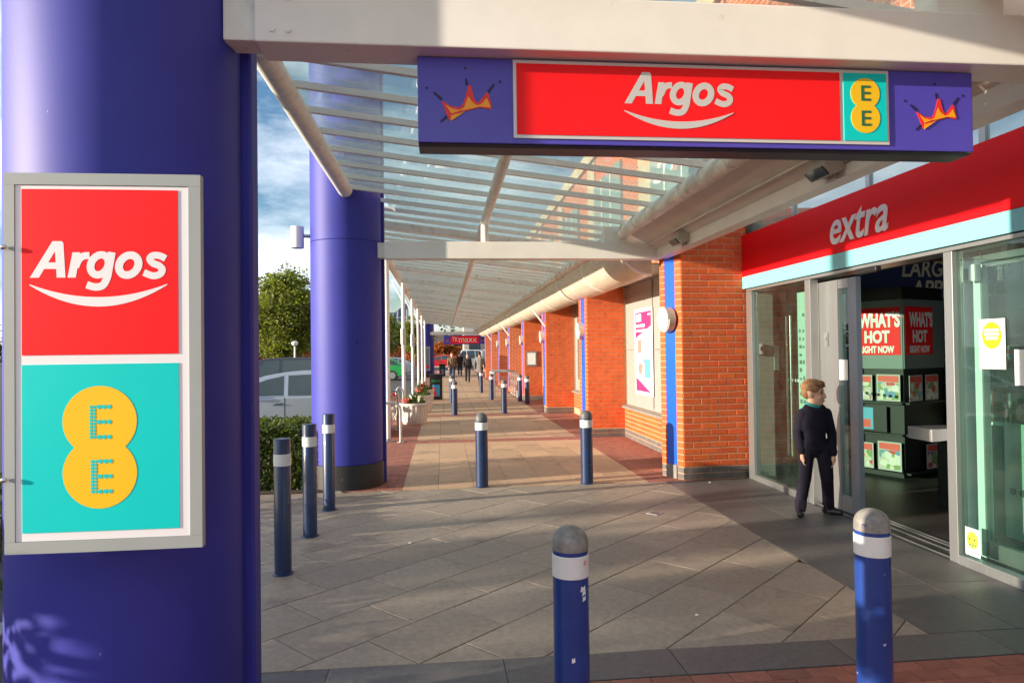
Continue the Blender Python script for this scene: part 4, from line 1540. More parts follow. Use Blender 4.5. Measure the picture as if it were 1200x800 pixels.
# ------------------------------------------------------------------ sign on the near column
ws = thing('wall_sign', 'grey framed sign with red and teal panels fixed on the near purple column', 'sign', (0, 0, 0))
CU, CV = -1.035, 1.606
def wfn(u, v, w):
    # slightly bowed panel, normal towards -Y
    return Vector((CU + u, 2.215 + 0.04 * u * u - w, CV + v))
HW, HH = 0.287, 0.578
strip('back_box', m_frame, ws, wfn, -HW, -HH, HW, HH, -0.02, -0.002)
fb = 0.036
strip('frame_rail', m_frame, ws, wfn, -HW, HH - fb, HW, HH, -0.0015, 0.007)
strip('frame_rail', m_frame, ws, wfn, -HW, -HH, HW, -HH + fb, -0.0015, 0.007)
strip('frame_rail', m_frame, ws, wfn, -HW, -HH + fb + .0005, -HW + 0.03, HH - fb - .0005, -0.0015, 0.007, nu=2)
strip('frame_rail', m_frame, ws, wfn, HW - 0.036, -HH + fb + .0005, HW, HH - fb - .0005, -0.0015, 0.007, nu=2)
strip('white_panel', m_signwhite, ws, wfn, -HW + 0.0305, -HH + fb + .001, HW - 0.0365, HH - fb - .001, -0.0015, 0.003)
RU0, RU1 = -0.237, 0.219
rp = strip('red_panel', m_red, ws, wfn, RU0, 0.022, RU1, 0.529, 0.0032, 0.005)
tp = strip('teal_panel', m_teal, ws, wfn, RU0, -0.516, RU1, -0.007, 0.0032, 0.005)
brand_letters(rp, m_signwhite, wfn, -0.213, 0.187, 0.258, 0.0052, 0.0002)
smile_mesh('smile', m_signwhite, rp, wfn, -0.214, 0.187, 0.238, 0.066, 0.026, 0.0052, 0.0056)
shape('yellow_badge', fig8(-0.012, -0.182, -0.340, 0.108), m_yellow, tp, wfn, 0.0052, 0.0058)
def dotted_e(cu, cv, w, h, parent, fn, w0, w1):
    k = MB()
    def dot(u, v, r):
        k.prism([(u + r * math.cos(t * PI / 5), v + r * math.sin(t * PI / 5)) for t in range(10)], fn, w0, w1)
    nv = 10
    for i in range(nv):
        v = cv - h / 2 + h * i / (nv - 1)
        dot(cu - w / 2, v, h / nv * 0.52)
        dot(cu - w / 2 + h / nv * 1.02, v, h / nv * 0.5)
    for v in (cv - h / 2, cv, cv + h / 2):
        for i in range(3):
            dot(cu - w / 2 + h / nv * 2.05 + (w - h / nv * 2.05) * (i + 0.25) / 2.4, v, h / nv * 0.74)
    return k.build('dotted_letter', m_teal, parent)
dotted_e(-0.010, -0.184, 0.055, 0.092, tp, wfn, 0.0062, 0.0066)
dotted_e(-0.007, -0.350, 0.055, 0.092, tp, wfn, 0.0062, 0.0066)
for v in (0.35, -0.352):
    k = MB()
    p = wfn(-0.283, v, 0.0)
    k.ellip(p + Vector((0, -0.016, 0)), (0.010, 0.007, 0.008), 12, 8)
    k.build('lock_stud', m_bolt, ws, smooth=60)
for z in (1.2, 2.0):
    bx('fixing_bracket', (-1.15, 2.25, z), (-0.95, 2.37, z + 0.05), m_black, ws)

# ------------------------------------------------------------------ hanging entrance sign
def crown(parent, fn, cu, cv, s, w0):
    """jagged crown emblem"""
    P = lambda x, y: (cu + (x - 515) / 1029 * s, cv - (y - 430) / 1029 * s)
    red = [(190, 460), (330, 540), (450, 550), (500, 470), (565, 240), (600, 245), (645, 430), (690, 490), (815, 335), (845, 360), (885, 540), (860, 570), (720, 545), (560, 590), (440, 620), (320, 735), (290, 720)]
    shape('emblem_red', [P(*q) for q in red][::-1], m_emred, parent, fn, w0, w0 + 0.002)
    ora = [(250, 520), (330, 570), (440, 590), (500, 555), (560, 395), (610, 470), (680, 520), (740, 500), (815, 410), (870, 545), (720, 535), (560, 575), (440, 600), (330, 640)]
    shape('emblem_orange', [P(*q) for q in ora][::-1], m_orange, parent, fn, w0 + 0.0022, w0 + 0.0035)
    lo = [(320, 665), (430, 635), (520, 600), (440, 660), (315, 745)]
    shape('emblem_orange', [P(*q) for q in lo][::-1], m_orange, parent, fn, w0 + 0.0022, w0 + 0.0035)
    for a, b in (((90, 350), (200, 445)), ((530, 150), (545, 240)), ((920, 215), (835, 330)), ((180, 755), (265, 675))):
        a_, b_ = Vector(P(*a)), Vector(P(*b))
        d = (b_ - a_).normalized()
        nn = Vector((-d.y, d.x)) * 0.0125 * s
        shape('emblem_ray', [tuple(a_ - nn), tuple(b_ - nn * 1.5), tuple(b_ + nn * 1.5), tuple(a_ + nn)], m_ink, parent, fn, w0, w0 + 0.0015)
    for c in ((518, 5), (1000, 180), (-5, 290)):
        c_ = P(*c)
        shape('emblem_dot', [(c_[0] + 0.017 * s * math.cos(t * PI / 5), c_[1] + 0.017 * s * math.sin(t * PI / 5)) for t in range(10)], m_ink, parent, fn, w0, w0 + 0.0015)
hs = thing('hanging_sign', 'blue hanging sign board with red centre panel and crown emblems under the near cross beam', 'sign', (0, 0, 0))
HY = 2.68
k = MB()
k.prism([(0, 0.0), (0.14, 0.02), (0.14, 0.338), (0, 0.338)], lambda u, v, w: (w, HY + u, 2.443 + v), -0.087, 2.258)
bd = k.build('board', m_hungblue, hs, bevel=0.004)
k = MB()
k.prism([(0.006, 0.0), (0.14, 0.018), (0.14, -0.004), (0.03, -0.006)], lambda u, v, w: (w, HY + u, 2.441 + v), -0.085, 2.256)
k.build('under_tray', m_hungdark, hs)
hf = plane((0, HY, 0), (1, 0, 0), (0, 0, 1), (0, -1, 0))
pf = shape('panel_frame', rect(0.289, 2.465, 1.873, 2.776), m_silver, hs, hf, 0.0005, 0.006)
rp = shape('red_panel', rect(0.302, 2.479, 1.655, 2.762), m_red, hs, hf, 0.0065, 0.009)
tp = shape('teal_panel', rect(1.672, 2.479, 1.861, 2.762), m_teal, hs, hf, 0.0065, 0.009)
brand_letters(rp, m_silver, hf, 0.738, 1.197, 2.612, 0.0092, 0.0003)
smile_mesh('smile', m_silver, rp, hf, 0.737, 1.193, 2.584, 0.068, 0.026, 0.0092, 0.011)
yb_ = shape('yellow_badge', fig8(1.766, 2.677, 2.575, 0.064), m_yellow, tp, hf, 0.0092, 0.0108)
text('E', 'lettering', m_dkgreen, yb_, hf, (1.748, 2.646, 1.790, 2.71), bold=0.01, w0=0.011, depth=0.001)
text('E', 'lettering', m_dkgreen, yb_, hf, (1.748, 2.541, 1.790, 2.605), bold=0.01, w0=0.011, depth=0.001)
crown(hs, hf, 0.098, 2.617, 0.295, 0.0008)
crown(hs, hf, 2.085, 2.617, 0.27, 0.0008)
for x in (0.2, 1.1, 2.0):
    bx('hanger', (x, HY + 0.03, 2.7815), (x + 0.05, HY + 0.09, 2.7845), m_hungdark, hs)

# far entrance sign
ts = thing('hanging_sign', 'small distant purple hanging sign with a red panel at the far entrance', 'sign', (0, 0, 0))
bx('board', (0.07, 45.2, 2.15), (2.76, 45.36, 2.74), m_hungblue, ts)
tf = plane((0, 45.2, 0), (1, 0, 0), (0, 0, 1), (0, -1, 0))
rp = shape('red_panel', rect(0.51, 2.2, 2.36, 2.70), m_red, ts, tf, 0.001, 0.02)
text('TK', 'lettering', m_signwhite, rp, tf, (0.62, 2.34, 0.98, 2.62), bold=0.0, shear=0.1, w0=0.021, depth=0.01)
text('maxx', 'lettering', m_signwhite, rp, tf, (1.06, 2.28, 2.24, 2.56), bold=0.0, w0=0.021, depth=0.01)
crown(ts, tf, 0.28, 2.42, 0.3, 0.002)
crown(ts, tf, 2.57, 2.42, 0.3, 0.002)

# ================================================================== BOLLARDS
def domed_bollard(near):
    o = thing('domed_bollard', '', 'bollard', (0, 0, 0), 0, 'blue domed bollards across the walkway')
    r = 0.0745
    k = MB()
    k.lathe((0, 0, 0), [(0.085, 0.0), (0.085, 0.006), (r, 0.012), (r, 0.792)], n=40)
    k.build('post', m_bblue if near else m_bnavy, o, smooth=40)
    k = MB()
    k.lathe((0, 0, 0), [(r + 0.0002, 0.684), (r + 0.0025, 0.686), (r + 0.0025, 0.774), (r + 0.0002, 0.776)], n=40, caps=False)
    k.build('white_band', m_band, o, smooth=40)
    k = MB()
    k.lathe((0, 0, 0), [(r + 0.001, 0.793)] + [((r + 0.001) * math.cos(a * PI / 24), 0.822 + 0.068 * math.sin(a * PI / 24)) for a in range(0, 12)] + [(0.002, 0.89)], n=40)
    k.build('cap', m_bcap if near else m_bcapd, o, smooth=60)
    return o
nearb = domed_bollard(True)
b2 = copy_tree(nearb)
nearb.location = (0.522, 2.837, 0)
nearb['label'] = 'nearest blue domed bollard at front centre, its white band marked with torn sticker bits'
b2.location = (1.926, 2.929, 0.0)
b2.rotation_euler.z = 2.1
b2['label'] = 'near blue domed bollard in front of the shop doorway, with scuffed grey cap'
bfn = lambda u, v, w: Vector(((0.0745 + w) * math.sin(u), -(0.0745 + w) * math.cos(u), v))
for u, v, du, dv in ((0.55, 0.645, 0.16, 0.012), (0.62, 0.628, 0.13, 0.012), (0.62, 0.604, 0.12, 0.012), (-0.1, 0.36, 0.1, 0.012)):
    pts = [(u - du + rnd.uniform(-.03, .03), v - dv), (u + du, v - dv * 0.6), (u + du * 0.9, v + dv), (u + du * .2, v + dv * .4), (u - du * 0.7, v + dv * 0.8)]
    k = MB()
    k.prism(pts, bfn, 0.0002, 0.0012)
    k.build('torn_sticker', m_paper, nearb)
m_spink = M('sticker_pink', (0.8, 0.3, 0.25), 0.6)
for u, v, du, dv in ((0.68, 0.745, 0.1, 0.006), (0.72, 0.755, 0.08, 0.004)):
    k = MB()
    k.prism(rect(u - du, v - dv, u + du, v + dv), bfn, 0.0026, 0.003)
    k.build('torn_sticker', m_spink, nearb)
db = domed_bollard(False)
spots = [(0.452, 8.246, 'blue domed bollard with dark cap where the plaza meets the walkway, left of two'),
         (1.737, 8.243, 'blue domed bollard with dark cap where the plaza meets the walkway, right of two'),
         (0.29, 17.8, 'distant domed bollard right beside another one, in front of the black litter bin'),
         (1.595, 17.975, 'distant domed bollard alone in the middle of the walkway'),
         (0.27, 22.22, 'distant domed bollard half hidden behind its nearer twin by the litter bin'),
         (1.63, 23.2, 'distant domed bollard in front of the steel trolley rails'),
         (1.506, 27.25, 'farthest domed bollard, just below the walking man in a grey coat'),
         (2.80, 21.0, 'distant domed bollard close to the brick piers, nearer of the pair there'),
         (2.70, 22.1, 'distant domed bollard close to the brick piers, farther of the pair there')]
for i, (x, y, lab) in enumerate(spots):
    o = db if i == 0 else copy_tree(db)
    o.location = (x if y < 20.5 or x < 2 else x - 0.22, y, 0)
    o.rotation_euler.z = i * 1.3
    o['label'] = lab
fbl = thing('flat_bollard', '', 'bollard', (0, 0, 0), 0, 'flat topped bollards beside the column')
r = 0.0615
k = MB()
k.lathe((0, 0, 0), [(0.075, 0.0), (0.075, 0.006), (r, 0.012), (r, 0.992), (r - 0.004, 0.998)], n=36)
k.build('post', m_bnavy, fbl, smooth=40)
k = MB()
k.lathe((0, 0, 0), [(r + 0.0002, 0.80), (r + 0.002, 0.802), (r + 0.002, 0.885), (r + 0.0002, 0.887)], n=36, caps=False)
k.build('white_band', m_band, fbl, smooth=40)
for i, (y, lab) in enumerate(((5.225, 'nearest and tallest looking navy flat topped bollard beside the near column'), (6.264, 'middle navy flat topped bollard in the row of three'), (7.292, 'flat topped bollard standing closest to the second purple column'))):
    o = fbl if i == 0 else copy_tree(fbl)
    o.location = (-1.195, y, 0)
    o.rotation_euler.z = i * 2.0
    o['label'] = lab

# ================================================================== LIGHTS ON WALLS
def bulkhead(loc, n, label):
    """round bulkhead lamp, upper half hooded"""
    o = thing('wall_lamp', label, 'wall light', loc, math.atan2(n[1], n[0]), 'round wall lights on the brick piers')
    k = MB()
    k.cyl((0, 0, 0), (0.085, 0, 0), 0.16, n=32)
    k.build('body', m_lampbody, o, smooth=40)
    k = MB()
    pts = [(0.145 * math.cos(R(a)), 0.145 * math.sin(R(a))) for a in range(180, 361, 10)]
    k.prism(pts, plane((0.086, 0, 0), (0, 1, 0), (0, 0, 1), (1, 0, 0)), 0, 0.014)
    k.build('diffuser', m_lamp, o)
    k = MB()
    pts = [(0.158 * math.cos(R(a)), 0.158 * math.sin(R(a)) + 0.003) for a in range(0, 181, 10)]
    k.prism(pts, plane((0.086, 0, 0), (0, 1, 0), (0, 0, 1), (1, 0, 0)), 0, 0.022)
    k.build('hood', m_lampbody, o)
    return o
nn = (f2(0, 0, 1) - f2(0, 0, 0))
pc = f2(w2 / 2 - 0.01, 2.0, 0.004)
bulkhead(pc, Vector((-0.99, -0.14, 0)), 'round half-hooded wall lamp on the blue panel of the nearest brick pier')
for i, (y, xl, xr, dp) in enumerate(PIERS[:5]):
    bulkhead((xl - 0.008, y + dp / 2, 2.0), (-1, 0), 'round half-hooded wall lamp on the %s brick pier from the camera' % ['second', 'third', 'fourth', 'fifth', 'sixth'][i])
def floodlight(y, label):
    o = thing('floodlight', label, 'floodlight', (2.74, y, 2.88), 0, 'floodlights on the fascia beam')
    k = MB()
    k.prism([(-0.16, -0.02), (-0.07, 0.10), (0.0, 0.06), (0.0, -0.05), (-0.10, -0.08)], lambda u, v, w: (u, w, v), -0.13, 0.13)
    k.build('housing', m_lampbody, o, bevel=0.005)
    k = MB()
    k.prism([(-0.168, -0.03), (-0.155, -0.02), (-0.098, -0.075), (-0.112, -0.083)], lambda u, v, w: (u, w, v), -0.11, 0.11)
    k.build('lens', m_carglass, o)
    bx('bracket', (-0.03, -0.04, -0.09), (0.0, 0.04, -0.055), m_lampbody, o)
floodlight(7.45, 'grey floodlight at the far end of the fascia beam above the brick pier')
floodlight(4.5, 'grey floodlight on the fascia beam just under the hanging sign')
sl = thing('column_light', 'white cylindrical light on a short arm on the second purple column', 'light', (-1.77, 8.62, 2.93))
k = MB()
k.cyl((0, 0, 0), (0, 0, 0.262), 0.08, n=24)
k.build('shade', m_white, sl, smooth=40)
k = MB()
k.cyl((0.08, 0.0, 0.15), (0.2, 0.03, 0.15), 0.022, n=10)
k.build('arm', m_steel, sl, smooth=40)

# poster on the grey window panel
po = thing('window_poster', 'tall white and magenta product poster on the grey window bay', 'poster', (0, 0, 0))
pfn = plane((WX + 0.03, 11.95, 0.845), (0, -1, 0), (0, 0, 1), (-1, 0, 0))
PW, PH = 1.04, 1.49
shape('sheet', rect(0, 0, PW, PH), m_paper, po, pfn, 0.0, 0.006)
shape('pink_field', [(0.06, 0.98), (PW - 0.06, 1.18), (PW - 0.06, PH - 0.06), (0.06, PH - 0.06)], m_magenta, po, pfn, 0.0065, 0.0085)
shape('pink_field', [(0.06, 0.06), (PW - 0.1, 0.06), (0.06, 0.3)], m_magenta, po, pfn, 0.0065, 0.0085)
for u0, v0, u1, v1 in ((0.13, 1.27, 0.42, 1.40), (0.13, 1.17, 0.62, 1.22), (0.13, 1.09, 0.7, 1.13), (0.8, 1.36, 0.95, 1.385)):
    shape('print_block', rect(u0, v0, u1, v1), m_paper, po, pfn, 0.009, 0.0105)
for u0, v0, u1, v1, mm_ in ((0.18, 0.72, 0.42, 0.95, m_pgrey), (0.66, 0.7, 0.86, 0.93, m_pot), (0.56, 0.3, 0.92, 0.62, lm[3])):
    shape('print_block', rect(u0, v0, u1, v1), mm_, po, pfn, 0.0065, 0.0085)
shape('print_block', [(0.33 + 0.14 * math.cos(t * PI / 9), 0.45 + 0.10 * math.sin(t * PI / 9)) for t in range(18)], m_pgrey, po, pfn, 0.0065, 0.0085)
shape('print_block', [(0.43, 0.5), (0.47, 0.48), (0.6, 0.62), (0.57, 0.64)], m_pgrey, po, pfn, 0.0087, 0.0095)
# notice board on a far pier and info board by the far column
nb = thing('notice_board', 'small white framed notice board on a far brick pier', 'notice board', (0, 0, 0))
bx('frame', (2.74, 22.36, 1.14), (3.08, 22.385, 1.62), m_steel, nb)
bx('sheet', (2.78, 22.352, 1.19), (3.04, 22.359, 1.57), m_paper, nb)
ib = thing('info_board', 'grey information board in front of the distant purple column', 'notice board', (0, 0, 0))
bx('board', (-1.5, 45.75, 0.42), (-0.85, 45.8, 2.04), m_frame, ib)
shape('print_block', rect(-1.42, 0.55, -0.92, 1.9), M('board_print', (0.18, 0.2, 0.2), 0.5), ib, plane((0, 45.75, 0), (1, 0, 0), (0, 0, 1), (0, -1, 0)), 0.001, 0.006)
shape('print_block', rect(-1.12, 0.6, -0.95, 0.78), m_red, ib, plane((0, 45.743, 0), (1, 0, 0), (0, 0, 1), (0, -1, 0)), 0.001, 0.006)

# ================================================================== PLANTERS, HOOPS, BINS
def plant_leaves(k, c, rad, n, ls, seed, up=0.7):
    rr = random.Random(seed)
    for _ in range(n):
        d = Vector((rr.gauss(0, 1), rr.gauss(0, 1), rr.gauss(0, 1)))
        d.normalize()
        d *= rr.random() ** 0.45
        p = Vector(c) + Vector((d.x * rad[0], d.y * rad[1], d.z * rad[2]))
        leafquad(k, p, ls * rr.uniform(0.6, 1.3), rr)
def leafquad(k, p, s, rr):
    u = Vector((rr.gauss(0, 1), rr.gauss(0, 1), rr.gauss(0, 0.7))).normalized()
    v = u.cross(Vector((rr.gauss(0, 1), rr.gauss(0, 1), rr.gauss(0, 1)))).normalized()
    a = [k.vert(p - u * s), k.vert(p + v * s * 0.5), k.vert(p + u * s), k.vert(p - v * s * 0.5)]
    k.face(a)
def planter(x, y, label, flowers):
    o = thing('fluted_planter', label, 'planter', (x, y, 0), 0, 'white fluted planters by the kerb')
    k = MB()
    nfl = 72
    prof = [(0.25, 0.0), (0.26, 0.03), (0.27, 0.06), (0.325, 0.40), (0.345, 0.43), (0.35, 0.47), (0.31, 0.475), (0.30, 0.42)]
    prev = None
    for (r, z) in prof:
        fl = 0.012 if 0.05 < z < 0.42 and r > 0.26 else 0.0
        ring = [k.vert(((r + (fl if q % 4 < 2 else -fl)) * math.cos(2 * PI * q / nfl), (r + (fl if q % 4 < 2 else -fl)) * math.sin(2 * PI * q / nfl), z)) for q in range(nfl)]
        if prev:
            k.bridge(prev, ring)
        else:
            k.cap(ring, True)
        prev = ring
    k.build('pot', m_pot, o, smooth=30)
    k = MB()
    k.lathe((0, 0, 0), [(0.305, 0.40), (0.30, 0.425)], n=24)
    k.build('soil', m_soil, o)
    k = MB()
    rr = random.Random(int(y * 10))
    for q in range(46):
        a = rr.uniform(0, 2 * PI)
        b = rr.uniform(0.02, 0.2)
        p0 = Vector((b * math.cos(a), b * math.sin(a), 0.42))
        p1 = p0 + Vector((math.cos(a) * rr.uniform(.02, .18), math.sin(a) * rr.uniform(.02, .18), rr.uniform(.14, .36)))
        s = Vector((-math.sin(a), math.cos(a), 0)) * 0.016
        m_ = (p0 + p1) / 2 + Vector((0, 0, 0.03))
        i = [k.vert(p0 - s), k.vert(p0 + s), k.vert(m_ + s), k.vert(m_ - s), k.vert(p1)]
        k.face((i[0], i[1], i[2], i[3]))
        k.face((i[3], i[2], i[4]))
    plant_leaves(k, (0, 0, 0.46), (0.28, 0.28, 0.08), 120, 0.045, 5)
    k.build('foliage', m_hedge, o)
    k = MB()
    plant_leaves(k, flowers, (0.13, 0.13, 0.07), 90, 0.035, 9)
    k.build('blossom', m_flower, o)
planter(-0.67, 15.9, 'nearer white fluted planter with pink flowers and spiky leaves', (-0.18, -0.12, 0.53))
planter(-0.60, 18.8, 'farther white fluted planter with pink and green plants', (-0.05, -0.1, 0.62))
planter(-0.62, 21.6, 'farthest white fluted planter by the black litter bin', (0.0, -0.1, 0.6))
def hoop(y, label, x0=-1.72, x1=-0.78, h=0.72):
    o = thing('steel_hoop', label, 'cycle hoop', (0, y, 0), 0, 'steel hoops along the kerb')
    k = MB()
    pts = [(x0, 0, 0.0), (x0, 0, h - 0.14)] + [(x0 + 0.14 - 0.14 * math.cos(R(a)), 0, h - 0.14 + 0.14 * math.sin(R(a))) for a in (30, 60, 90)]
    pts += [(x1 - 0.14 + 0.14 * math.sin(R(a)), 0, h - 0.14 + 0.14 * math.cos(R(a))) for a in (0, 30, 60)] + [(x1, 0, h - 0.14), (x1, 0, 0)]
    k.tube(pts, 0.026, 10)
    k.build('hoop', m_steel, o, smooth=50)
    for x in (x1,):
        k = MB()
        k.lathe((x, 0, 0), [(0.07, 0), (0.07, 0.01), (0.03, 0.012)], n=14)
        k.build('base_plate', m_steel, o)
hoop(12.6, 'nearest steel hoop beside the slim white post', x0=-1.15)
hoop(14.6, 'second steel hoop behind the nearest slim post', x0=-1.15, x1=-0.95, h=0.85)
hoop(16.9, 'steel hoop behind the nearer planter', x0=-1.15, x1=-0.98, h=0.8)
def bin_(x, y, s, label):
    o = thing('litter_bin', label, 'litter bin', (x, y, 0), 0, 'black litter bins by the kerb')
    k = MB()
    k.box((-0.22 * s, -0.2 * s, 0.0), (0.22 * s, 0.2 * s, 0.78 * s))
    k.build('body', m_black, o, bevel=0.02)
    k = MB()
    k.prism([(-0.24 * s, 0.781 * s), (0.24 * s, 0.781 * s), (0.24 * s, 0.86 * s), (0.2 * s, 0.88 * s), (-0.2 * s, 0.88 * s), (-0.24 * s, 0.86 * s)], lambda u, v, w: (u, w, v), -0.21 * s, 0.21 * s)
    k.build('lid', m_black, o)
    fn = plane((0, -0.2 * s, 0), (1, 0, 0), (0, 0, 1), (0, -1, 0))
    shape('poster', rect(-0.12 * s, 0.13 * s, 0.13 * s, 0.52 * s), M('bin_poster_blue', (0.05, 0.35, 0.6), 0.5), o, fn, 0.002, 0.006)
    shape('poster_print', [(-0.12 * s, 0.14 * s), (0.02 * s, 0.14 * s), (-0.02 * s, 0.4 * s), (-0.12 * s, 0.44 * s)], m_red, o, fn, 0.007, 0.009)
    shape('band', rect(-0.15 * s, 0.62 * s, 0.15 * s, 0.68 * s), M('bin_green', (0.02, 0.2, 0.06), 0.5), o, fn, 0.002, 0.005)
bin_(-0.25, 23.8, 1.0, 'black litter bin with a red and blue poster beside the planters')
bin_(-0.05, 47.5, 0.95, 'smaller looking black litter bin by the far purple columns')
# trolley rails
tr = thing('trolley_rail', 'group of steel trolley rails with wire trolleys by the far piers', 'trolley rail', (2.15, 24.0, 0))
for i in range(4):
    k = MB()
    yy = i * 0.7
    k.tube([(-0.35, yy, 0), (-0.35, yy, 0.85), (-0.28, yy, 0.92), (0.38, yy, 0.92), (0.45, yy, 0.85), (0.45, yy, 0)], 0.022, 8)
    k.build('hoop', m_steel, tr, smooth=50)
k = MB()
for z in (0.25, 0.5, 0.75):
    for x in (-0.35, 0.45):
        k.tube([(x, 0, z), (x, 2.1, z)], 0.014, 6)
k.build('side_rail', m_steel, tr, smooth=50)
k = MB()
for q in range(9):
    x = -0.25 + q * 0.07
    k.tube([(x, -0.12, 0.35), (x, -0.2, 0.75)], 0.006, 5)
for z in (0.35, 0.45, 0.55, 0.65, 0.75):
    k.tube([(-0.27, -0.12 - (z - 0.35) * 0.2, z), (0.33, -0.12 - (z - 0.35) * 0.2, z)], 0.008, 5)
k.build('wire_basket', m_steel, tr)

# ================================================================== PEOPLE
def bake_remesh(k, name, mat, parent, vox, smooth_it=6):
    me = k.mesh(name, mat)
    ob = bpy.data.objects.new(name, me)
    COL.objects.link(ob)
    rm = ob.modifiers.new('r', 'REMESH')
    rm.mode = 'VOXEL'
    rm.voxel_size = vox
    sm = ob.modifiers.new('s', 'SMOOTH')
    sm.factor = 0.5
    sm.iterations = smooth_it
    dg = bpy.context.evaluated_depsgraph_get()
    me2 = bpy.data.meshes.new_from_object(ob.evaluated_get(dg))
    me2.name = name
    bpy.data.objects.remove(ob)
    me2.polygons.foreach_set('use_smooth', [True] * len(me2.polygons))
    if not me2.materials:
        me2.materials.append(mat)
    return link(name, me2, parent)

boy = thing('person', 'boy in dark jumper and trousers with teal collar standing by the shop door', 'person', (3.56, 6.27, 0))
A = Vector((0.955, -0.297, 0))        # towards the picture's right
F = Vector((-0.297, -0.955, 0))       # where the chest faces
Z = Vector((0, 0, 1))
def bp(a, f, z):
    return A * a + F * f + Z * z
# joints
hipL, hipR = bp(-0.075, 0, 0.655), bp(0.075, 0, 0.655)
knL, knR = bp(-0.105, 0.03, 0.36), bp(0.095, 0.03, 0.37)
anL, anR = bp(-0.145, 0.0, 0.07), bp(0.135, -0.10, 0.075)
shL, shR = bp(-0.108, 0.0, 0.985), bp(0.108, -0.01, 0.99)
elL, elR = bp(-0.155, -0.02, 0.80), bp(0.155, -0.02, 0.80)
wrL, wrR = bp(-0.13, 0.05, 0.615), bp(0.15, 0.045, 0.60)
HF = (A * 0.90 + F * 0.42).normalized()   # face direction
HS = Z.cross(HF).normalized()
hc = bp(-0.005, 0.005, 1.178)
hrot = Matrix((HF, HS, Z)).transposed()
def hp(f, s, z):
    return hc + (HF * f + HS * s + Z * z) * 1.14
k = MB()
# head, neck, torso, limbs of the body
k.ellip(hp(-0.008, 0, 0.03), (0.1003, 0.0821, 0.0946), 20, 14, hrot)
k.ellip(hp(0.022, 0, -0.035), (0.0661, 0.0627, 0.0775), 18, 12, hrot)
k.ellip(hp(0.045, 0, -0.078), (0.0342, 0.0365, 0.0296), 12, 8, hrot)       # chin
k.ellip(hp(0.083, 0, -0.015), (0.0160, 0.0125, 0.0296), 10, 8, hrot)      # nose
k.ellip(hp(0.088, 0, -0.028), (0.0160, 0.0160, 0.0137), 10, 8, hrot)
k.ellip(hp(0.070, 0, -0.058), (0.0182, 0.0296, 0.0160), 10, 8, hrot)      # mouth
for s in (-1, 1):
    k.ellip(hp(-0.01, s * 0.072, -0.01), (0.0205, 0.0091, 0.0319), 10, 8, hrot)   # ears
    k.ellip(hp(0.05, s * 0.03, -0.03), (0.0319, 0.0274, 0.0274), 10, 8, hrot)     # cheeks
k.capsule(bp(-0.005, -0.005, 1.03), hp(-0.015, 0, -0.05), 0.045, 0.042)
k.capsule(bp(0, 0, 0.70), bp(0, 0, 0.93), 0.075, 0.075)
k.capsule(shL, shR, 0.042, 0.042)
for h_, n_, a_ in ((hipL, knL, anL), (hipR, knR, anR)):
    k.capsule(h_, n_, 0.066, 0.047)
    k.capsule(n_, a_, 0.045, 0.03)
    k.capsule(a_, a_ - Z * 0.03, 0.026, 0.024)
for s_, e_, w_ in ((shL, elL, wrL), (shR, elR, wrR)):
    k.capsule(s_, e_, 0.04, 0.033)
    k.capsule(e_, w_, 0.032, 0.023)
# hands: palm, four bent fingers, thumb
def hand(w_, inward, fwd):
    dn = Vector((0, 0, -1))
    pal = w_ + dn * 0.045 + fwd * 0.01
    k.ellip(pal, (0.021, 0.021, 0.036), 10, 8)
    k.capsule(w_, pal, 0.019, 0.02, 8)
    for q in range(4):
        s = (q - 1.5) * 0.0125
        b0 = w_ + dn * 0.072 + fwd * (s + 0.012) + inward * 0.002
        l = (0.026, 0.03, 0.028, 0.022)[3 - q]
        b1 = b0 + dn * l + inward * 0.006
        b2_ = b1 + dn * l * 0.65 + inward * 0.016
        k.capsule(b0, b1, 0.0068, 0.0062, 8)
        k.capsule(b1, b2_, 0.0062, 0.0052, 8)
    t0 = w_ + dn * 0.03 + fwd * 0.022
    t1 = t0 + dn * 0.026 + fwd * 0.016 + inward * 0.008
    k.capsule(t0, t1, 0.0085, 0.0075, 8)
    k.capsule(t1, t1 + dn * 0.022 + inward * 0.006, 0.0072, 0.006, 8)
hand(wrL, A, F)
hand(wrR, -A, F)
bake_remesh(k, 'body', m_skin, boy, 0.0055, 4)
k = MB()
k.ellip(hp(-0.014, 0, 0.053), (0.1037, 0.0878, 0.0832), 20, 14, hrot)
k.ellip(hp(-0.047, 0, 0.012), (0.0593, 0.0787, 0.0707), 18, 12, hrot)
k.ellip(hp(0.055, 0.0, 0.085), (0.0388, 0.0661, 0.0319), 14, 9, hrot)
k.ellip(hp(0.02, -0.068, 0.045), (0.0456, 0.0160, 0.0399), 12, 8, hrot)
k.ellip(hp(0.02, 0.068, 0.045), (0.0456, 0.0160, 0.0399), 12, 8, hrot)
rr = random.Random(3)
for q in range(110):
    a = rr.uniform(-PI, PI)
    b = rr.uniform(0.2, 1.3)
    d = Vector((math.cos(a) * math.cos(b), math.sin(a) * math.cos(b), math.sin(b)))
    p0 = hp(-0.014 + 0.088 * d.x, 0.075 * d.y, 0.045 + 0.077 * d.z)
    p1 = p0 + HF * 0.03 + HS * d.y * 0.01 - Z * 0.004
    k.capsule(p0, p1, 0.009, 0.0045, 6)
bake_remesh(k, 'hair', m_hair, boy, 0.0055, 2)
for s in (-1, 1):
    k = MB()
    k.ellip(hp(0.070, s * 0.03, 0.008), (0.0091, 0.0125, 0.0068), 10, 8, hrot)
    k.build('eye', m_eye, boy, smooth=60)
    k = MB()
    k.ellip(hp(0.074, s * 0.031, 0.026), (0.0080, 0.0194, 0.0046), 10, 8, hrot)
    k.build('eyebrow', m_hair, boy, smooth=60)
k = MB()
